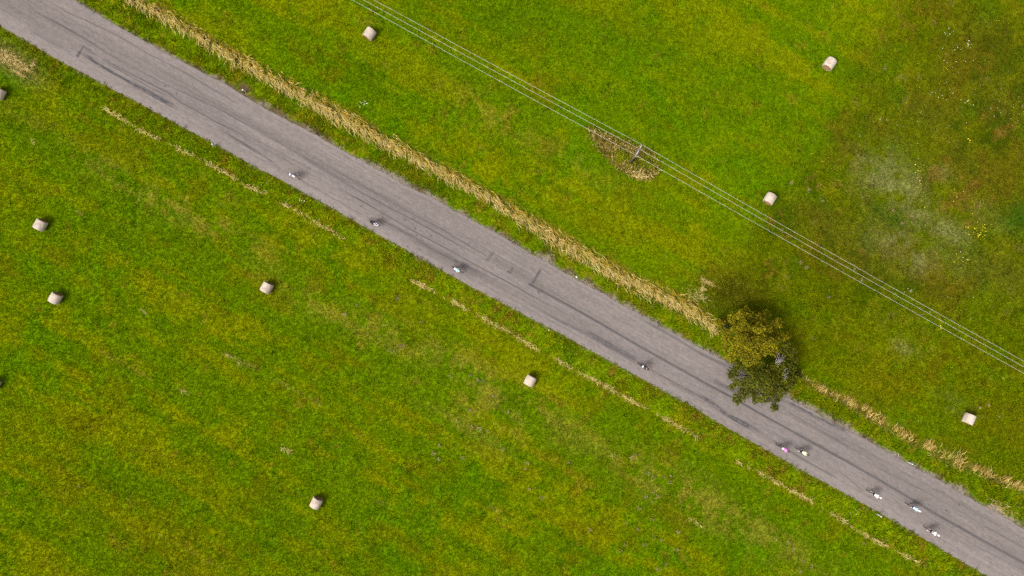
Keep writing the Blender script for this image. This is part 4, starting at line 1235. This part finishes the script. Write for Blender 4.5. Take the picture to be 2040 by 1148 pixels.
def rider(loc, rz, aero, phi, mats, helm, label, bib=None, number=None, tail=True, look=0.0):
    """One body mesh grown over a posed skeleton; clothing colours follow the limbs."""
    root = empty('person', loc, rz); root.scale = (1.07,) * 3; tag(root, label, 'person', 'riders on the road')
    hip = Vector((-.21, 0, 1.02))
    chest = Vector((.16, 0, 1.20)) if aero else Vector((.13, 0, 1.28))
    waist = hip.lerp(chest, .45) + Vector((0, 0, .05))
    neck = chest + (Vector((.15, 0, .05)) if aero else Vector((.14, 0, .09)))
    head = neck + (Vector((.12, 0, .09)) if aero else Vector((.10, 0, .11)))
    crown_ = head + Vector((.05, 0, .08))
    Vt, E, Rd, part = [], [], [], []

    def nv_(p, r, pt): Vt.append(Vector(p)); Rd.append(r); part.append(pt); return len(Vt) - 1

    def ed(a, b_): E.append((a, b_))
    i_h = nv_(hip, (.125, .15), 'short'); i_w = nv_(waist, (.115, .14), 'jersey'); i_c = nv_(chest, (.125, .165), 'jersey'); i_n = nv_(neck, (.06, .062), 'skin')
    i_hd = nv_(head, (.085, .078), 'skin'); i_cr = nv_(crown_, (.075, .072), 'skin')
    for a, b_ in ((i_h, i_w), (i_w, i_c), (i_c, i_n), (i_n, i_hd), (i_hd, i_cr)): ed(a, b_)
    i_nose = nv_(head + Vector((.085, 0, -.045)), (.022, .018), 'skin'); ed(i_hd, i_nose)
    hands = []
    for s in (-1, 1):
        sh = chest + Vector((.06, s * .175, .01))
        if aero: el, ha = Vector((.40, s * .125, .985)), Vector((.68, s * .06, 1.02))
        else: el, ha = Vector((.34, s * .225, 1.06)), Vector((.545, s * .205, .965))
        a = nv_(sh, (.068, .062), 'jersey'); e_ = nv_(sh.lerp(el, .55), (.052, .05), 'sleeve'); f_ = nv_(el, (.042, .04), 'arm'); g = nv_(el.lerp(ha, .55), (.038, .036), 'arm')
        h_ = nv_(ha, (.030, .026), 'arm'); p_ = nv_(ha + (ha - el).normalized() * .05, (.036, .020), 'glove')
        ed(i_c, a); ed(a, e_); ed(e_, f_); ed(f_, g); ed(g, h_); ed(h_, p_); hands.append((ha, (ha - el).normalized(), s))
        ph = phi if s < 0 else phi + math.pi
        ft = Vector((-.06 + math.cos(ph) * .17 - .06, s * .115, .28 + math.sin(ph) * .17 + .09))
        hj = hip + Vector((.03, s * .10, -.04))
        d = ft - hj; L = min(d.length, .845); l1, l2 = .43, .425
        aa = math.acos(max(-1, min(1, (l1 * l1 + L * L - l2 * l2) / (2 * l1 * L)))); dn = d.normalized()
        fw = Vector((1, 0, .25)); fw = (fw - dn * fw.dot(dn)).normalized()
        kn = hj + (dn * math.cos(aa) + fw * math.sin(aa)) * l1
        a = nv_(hj, (.095, .09), 'short'); b2 = nv_(hj.lerp(kn, .5), (.08, .076), 'short'); c2 = nv_(kn, (.056, .054), 'leg'); d2 = nv_(kn.lerp(ft, .35), (.056, .054), 'leg')
        e2 = nv_(ft, (.036, .036), 'sock'); f2_ = nv_(ft + Vector((.02, 0, -.05)), (.042, .038), 'shoe'); g2 = nv_(ft + Vector((.15, s * .01, -.075)), (.032, .040), 'shoe')
        ed(i_h, a); ed(a, b2); ed(b2, c2); ed(c2, d2); ed(d2, e2); ed(e2, f2_); ed(f2_, g2)
    me = bpy.data.meshes.new('body'); me.from_pydata([tuple(v) for v in Vt], E, [])
    o = bpy.data.objects.new('body_tmp', me); COL.objects.link(o)
    sk = o.modifiers.new('skin', 'SKIN'); sk.use_smooth_shade = True
    o.modifiers.new('sub', 'SUBSURF').levels = 2
    for i, r in enumerate(Rd): me.skin_vertices[0].data[i].radius = r
    me.skin_vertices[0].data[i_h].use_root = True
    dg = bpy.context.evaluated_depsgraph_get()
    bm_ = bpy.data.meshes.new_from_object(o.evaluated_get(dg))
    bpy.data.objects.remove(o)
    co = np.empty(len(bm_.vertices) * 3, np.float32); bm_.vertices.foreach_get('co', co); co = co.reshape(-1, 3)
    order = ['skin', 'jersey', 'sleeve', 'arm', 'glove', 'short', 'leg', 'sock', 'shoe']
    A_ = np.array([Vt[a] for a, _ in E]); B_ = np.array([Vt[b_] for _, b_ in E])
    fmat = []
    for p_ in bm_.polygons:
        c = co[list(p_.vertices)].mean(0)
        t = np.clip(((c - A_) * (B_ - A_)).sum(1) / ((B_ - A_) ** 2).sum(1), 0, 1)
        d = np.linalg.norm(c - A_ - (B_ - A_) * t[:, None], axis=1) / np.array([.5 * (Rd[a][0] + Rd[b_][0]) for a, b_ in E])
        j = int(d.argmin()); a, b_ = E[j]
        fmat.append(order.index(part[a] if t[j] < .55 else part[b_]))
    bm_.materials.clear()
    bm2 = MB(); bm2.v = [tuple(c) for c in co]; bm2.f = [tuple(p_.vertices) for p_ in bm_.polygons]; bm2.m = fmat
    for ha, dr, s in hands:                          # fingers curled round the bar, thumb on the inner side
        side = Vector((0, 1, 0))
        for q, ln in ((-.027, .060), (-.009, .070), (.009, .066), (.027, .052)):
            st_ = ha + dr * .06 + side * q + Vector((0, 0, .005))
            bm2.tube([st_, st_ + dr * ln * .45 + Vector((0, 0, .004)), st_ + dr * ln * .7 + Vector((0, 0, -.025)), st_ + dr * ln * .45 + Vector((0, 0, -.045))], [.0095, .009, .0085, .007], 6, mi=4)
        st_ = ha + dr * .02 - side * s * .022
        bm2.tube([st_, st_ + dr * .03 - side * s * .02, st_ + dr * .055 - side * s * .016 + Vector((0, 0, -.018))], [.011, .010, .008], 6, mi=4)
    for s in (-1, 1):                                # ears and eyes
        bm2.ball(head + Vector((-.005, s * .080, -.01)), (.022, .010, .032), nu=8, nv=6, mi=0)
        bm2.ball(head + Vector((.078, s * .032, .0)), (.012, .013, .010), nu=8, nv=6, mi=8)
    bm2.tube([head + Vector((.074, -.022, -.082)), head + Vector((.082, 0, -.084)), head + Vector((.074, .022, -.082))], [.006, .009, .006], 6, mi=3)
    bpy.data.meshes.remove(bm_)
    bm2.build('body', [mats.get(k_, mats['skin']) for k_ in order], root)
    # helmet
    hc = head + Vector((.015, 0, .075)); rot = Matrix.Rotation(R(-8 + look), 3, 'Y')

    def shell(p):
        q = p.copy()
        if q.z < -.25: q.z = -.25
        if tail and q.x < 0: q.x *= 1.75; q.y *= 1 - .35 * min(1, -p.x); q.z *= 1 - .2 * min(1, -p.x)
        return q
    mb = MB(); mb.ball(hc, (.142, .108, .105), rot, 20, 12, fn=shell); hm = mb.build('helmet', helm, root)
    mb = MB(); mb.ball(head + Vector((.068, 0, .012)), (.034, .074, .03), nu=12, nv=8); mb.build('visor', M_CARBON, hm)
    tors = (chest - hip).normalized(); rq = Matrix.Rotation(-math.atan2(tors.z, tors.x), 3, 'Y')
    if bib is not None:
        mb = MB(); nrm = rq @ Vector((0, 0, 1)); n0 = 7
        v = []; base_p = hip.lerp(chest, .12)
        for i in range(4):
            for j in range(n0):
                u = (j / (n0 - 1) - .5) * 2; a = u * .9
                v.append(base_p + rq @ Vector((i * .065 - .04, math.sin(a) * .165, math.cos(a) * .135 + .03)))
        f = [(i * n0 + j, (i + 1) * n0 + j, (i + 1) * n0 + j + 1, i * n0 + j + 1) for i in range(3) for j in range(n0 - 1)]
        mb.add(v, f); o2 = mb.build('back_panel', bib, root); so = o2.modifiers.new('thick', 'SOLIDIFY'); so.thickness = .006
    if number is not None:
        mb = MB(); mb.box(hip.lerp(chest, .48) + rq @ Vector((0, 0, .175)), (.13, .12, .012), rq); mb.build('back_pocket', number, root, False)
    return root


def cloth(name, c): return plain_mat(name, c, .75, .15, .08, 10.0)


SKIN = plain_mat('skin', (.42, .27, .20), .6, .25, .08); BLACK = cloth('black_lycra', (.022, .022, .026)); WHITE = cloth('white_lycra', (.82, .82, .83)); LAV = cloth('grey_blue_lycra', (.17, .17, .25))
NAVY = cloth('navy_lycra', (.03, .06, .17)); SKY = cloth('light_blue_lycra', (.40, .58, .78)); PINK = cloth('magenta_lycra', (.62, .20, .62)); CREAM = cloth('pale_yellow_lycra', (.80, .78, .52))
DKPUR = cloth('dark_purple_shell', (.09, .04, .10)); HWHITE = plain_mat('white_shell', (.84, .84, .84), .35, .4, .03); HBLACK = plain_mat('black_shell', (.03, .03, .03), .35, .4, .05)
HBLUE = plain_mat('pale_blue_shell', (.55, .72, .85), .35, .4, .03); HLAV = plain_mat('lavender_shell', (.36, .32, .44), .35, .4, .03); FRED = plain_mat('dark_red_frame', (.10, .02, .035), .35, .4, .05)


def suit(j, sl, ar, sh, lg=None, shoe=None, gl=None):
    return dict(skin=SKIN, jersey=j, sleeve=sl, arm=ar, short=sh, leg=lg or SKIN, sock=shoe or BLACK, shoe=shoe or BLACK, glove=gl or ar)


HEAD = -ROAD_ANG
RIDERS = [  # bicycle centre px, aero, crank phase, suit, helmet, extras, labels
    (587, 352, True, .4, suit(LAV, LAV, SKIN, LAV, SKIN, WHITE), HWHITE, dict(bib=WHITE), 'person in grey blue suit with long white helmet, alone ahead of a dark streak', 'bicycle under the rider in the grey blue suit'),
    (745.5, 445, True, 2.2, suit(BLACK, WHITE, WHITE, BLACK, WHITE, WHITE), HLAV, {}, 'person in black suit with white sleeves, riding at the lower road edge', 'bicycle under the rider in black with white sleeves'),
    (910.5, 537.5, False, 1.1, suit(SKY, WHITE, SKIN, NAVY, SKIN, BLACK), HBLUE, dict(bib=WHITE), 'person in light blue and white jersey with pale blue helmet, riding alone', 'bicycle under the rider with the pale blue helmet'),
    (1280, 729.5, False, 3.0, suit(BLACK, SKIN, SKIN, BLACK, SKIN, BLACK), HBLACK, dict(bib=WHITE), 'person in sleeveless black top with bare arms, riding opposite the trees', 'bicycle under the rider in the sleeveless black top'),
    (1554.5, 890.5, False, .9, suit(PINK, PINK, SKIN, BLACK, SKIN, BLACK), DKPUR, dict(bib=WHITE), 'person in magenta pink jersey with dark helmet', 'dark red bicycle under the rider in magenta'),
    (1592.5, 897, True, 2.6, suit(CREAM, CREAM, CREAM, BLACK, BLACK, WHITE), HBLACK, {}, 'person in pale yellow jersey with dark helmet', 'bicycle under the rider in pale yellow'),
    (1734.5, 981, False, .1, suit(WHITE, WHITE, SKIN, BLACK, SKIN, WHITE), HWHITE, {}, 'person all in white jersey and white helmet, foremost but two of the group', 'bicycle under the rider with plain white jersey'),
    (1811.5, 1007, True, 1.6, suit(SKY, SKY, SKIN, NAVY, SKIN, WHITE), HWHITE, dict(bib=WHITE), 'person in light blue jersey with white helmet, beside the tar seam', 'bicycle under the rider in light blue beside the seam'),
    (1847.5, 1054, False, 2.9, suit(WHITE, WHITE, SKIN, BLACK, SKIN, WHITE), HWHITE, dict(number=BLACK), 'person in white jersey with small dark patch on the back', 'bicycle under the rider with a dark patch on the back')]
for px, py, aero, phi, st_, hl, ex, l1, l2 in RIDERS:
    p = W(px, py, 0); p.z = .035
    bicycle(p, HEAD, aero, phi, FRED if 'red' in l2.split()[1] else M_CARBON, l2)
    rider(p, HEAD, aero, phi, st_, hl, l1, tail=(aero and hl is not HBLACK), **ex)
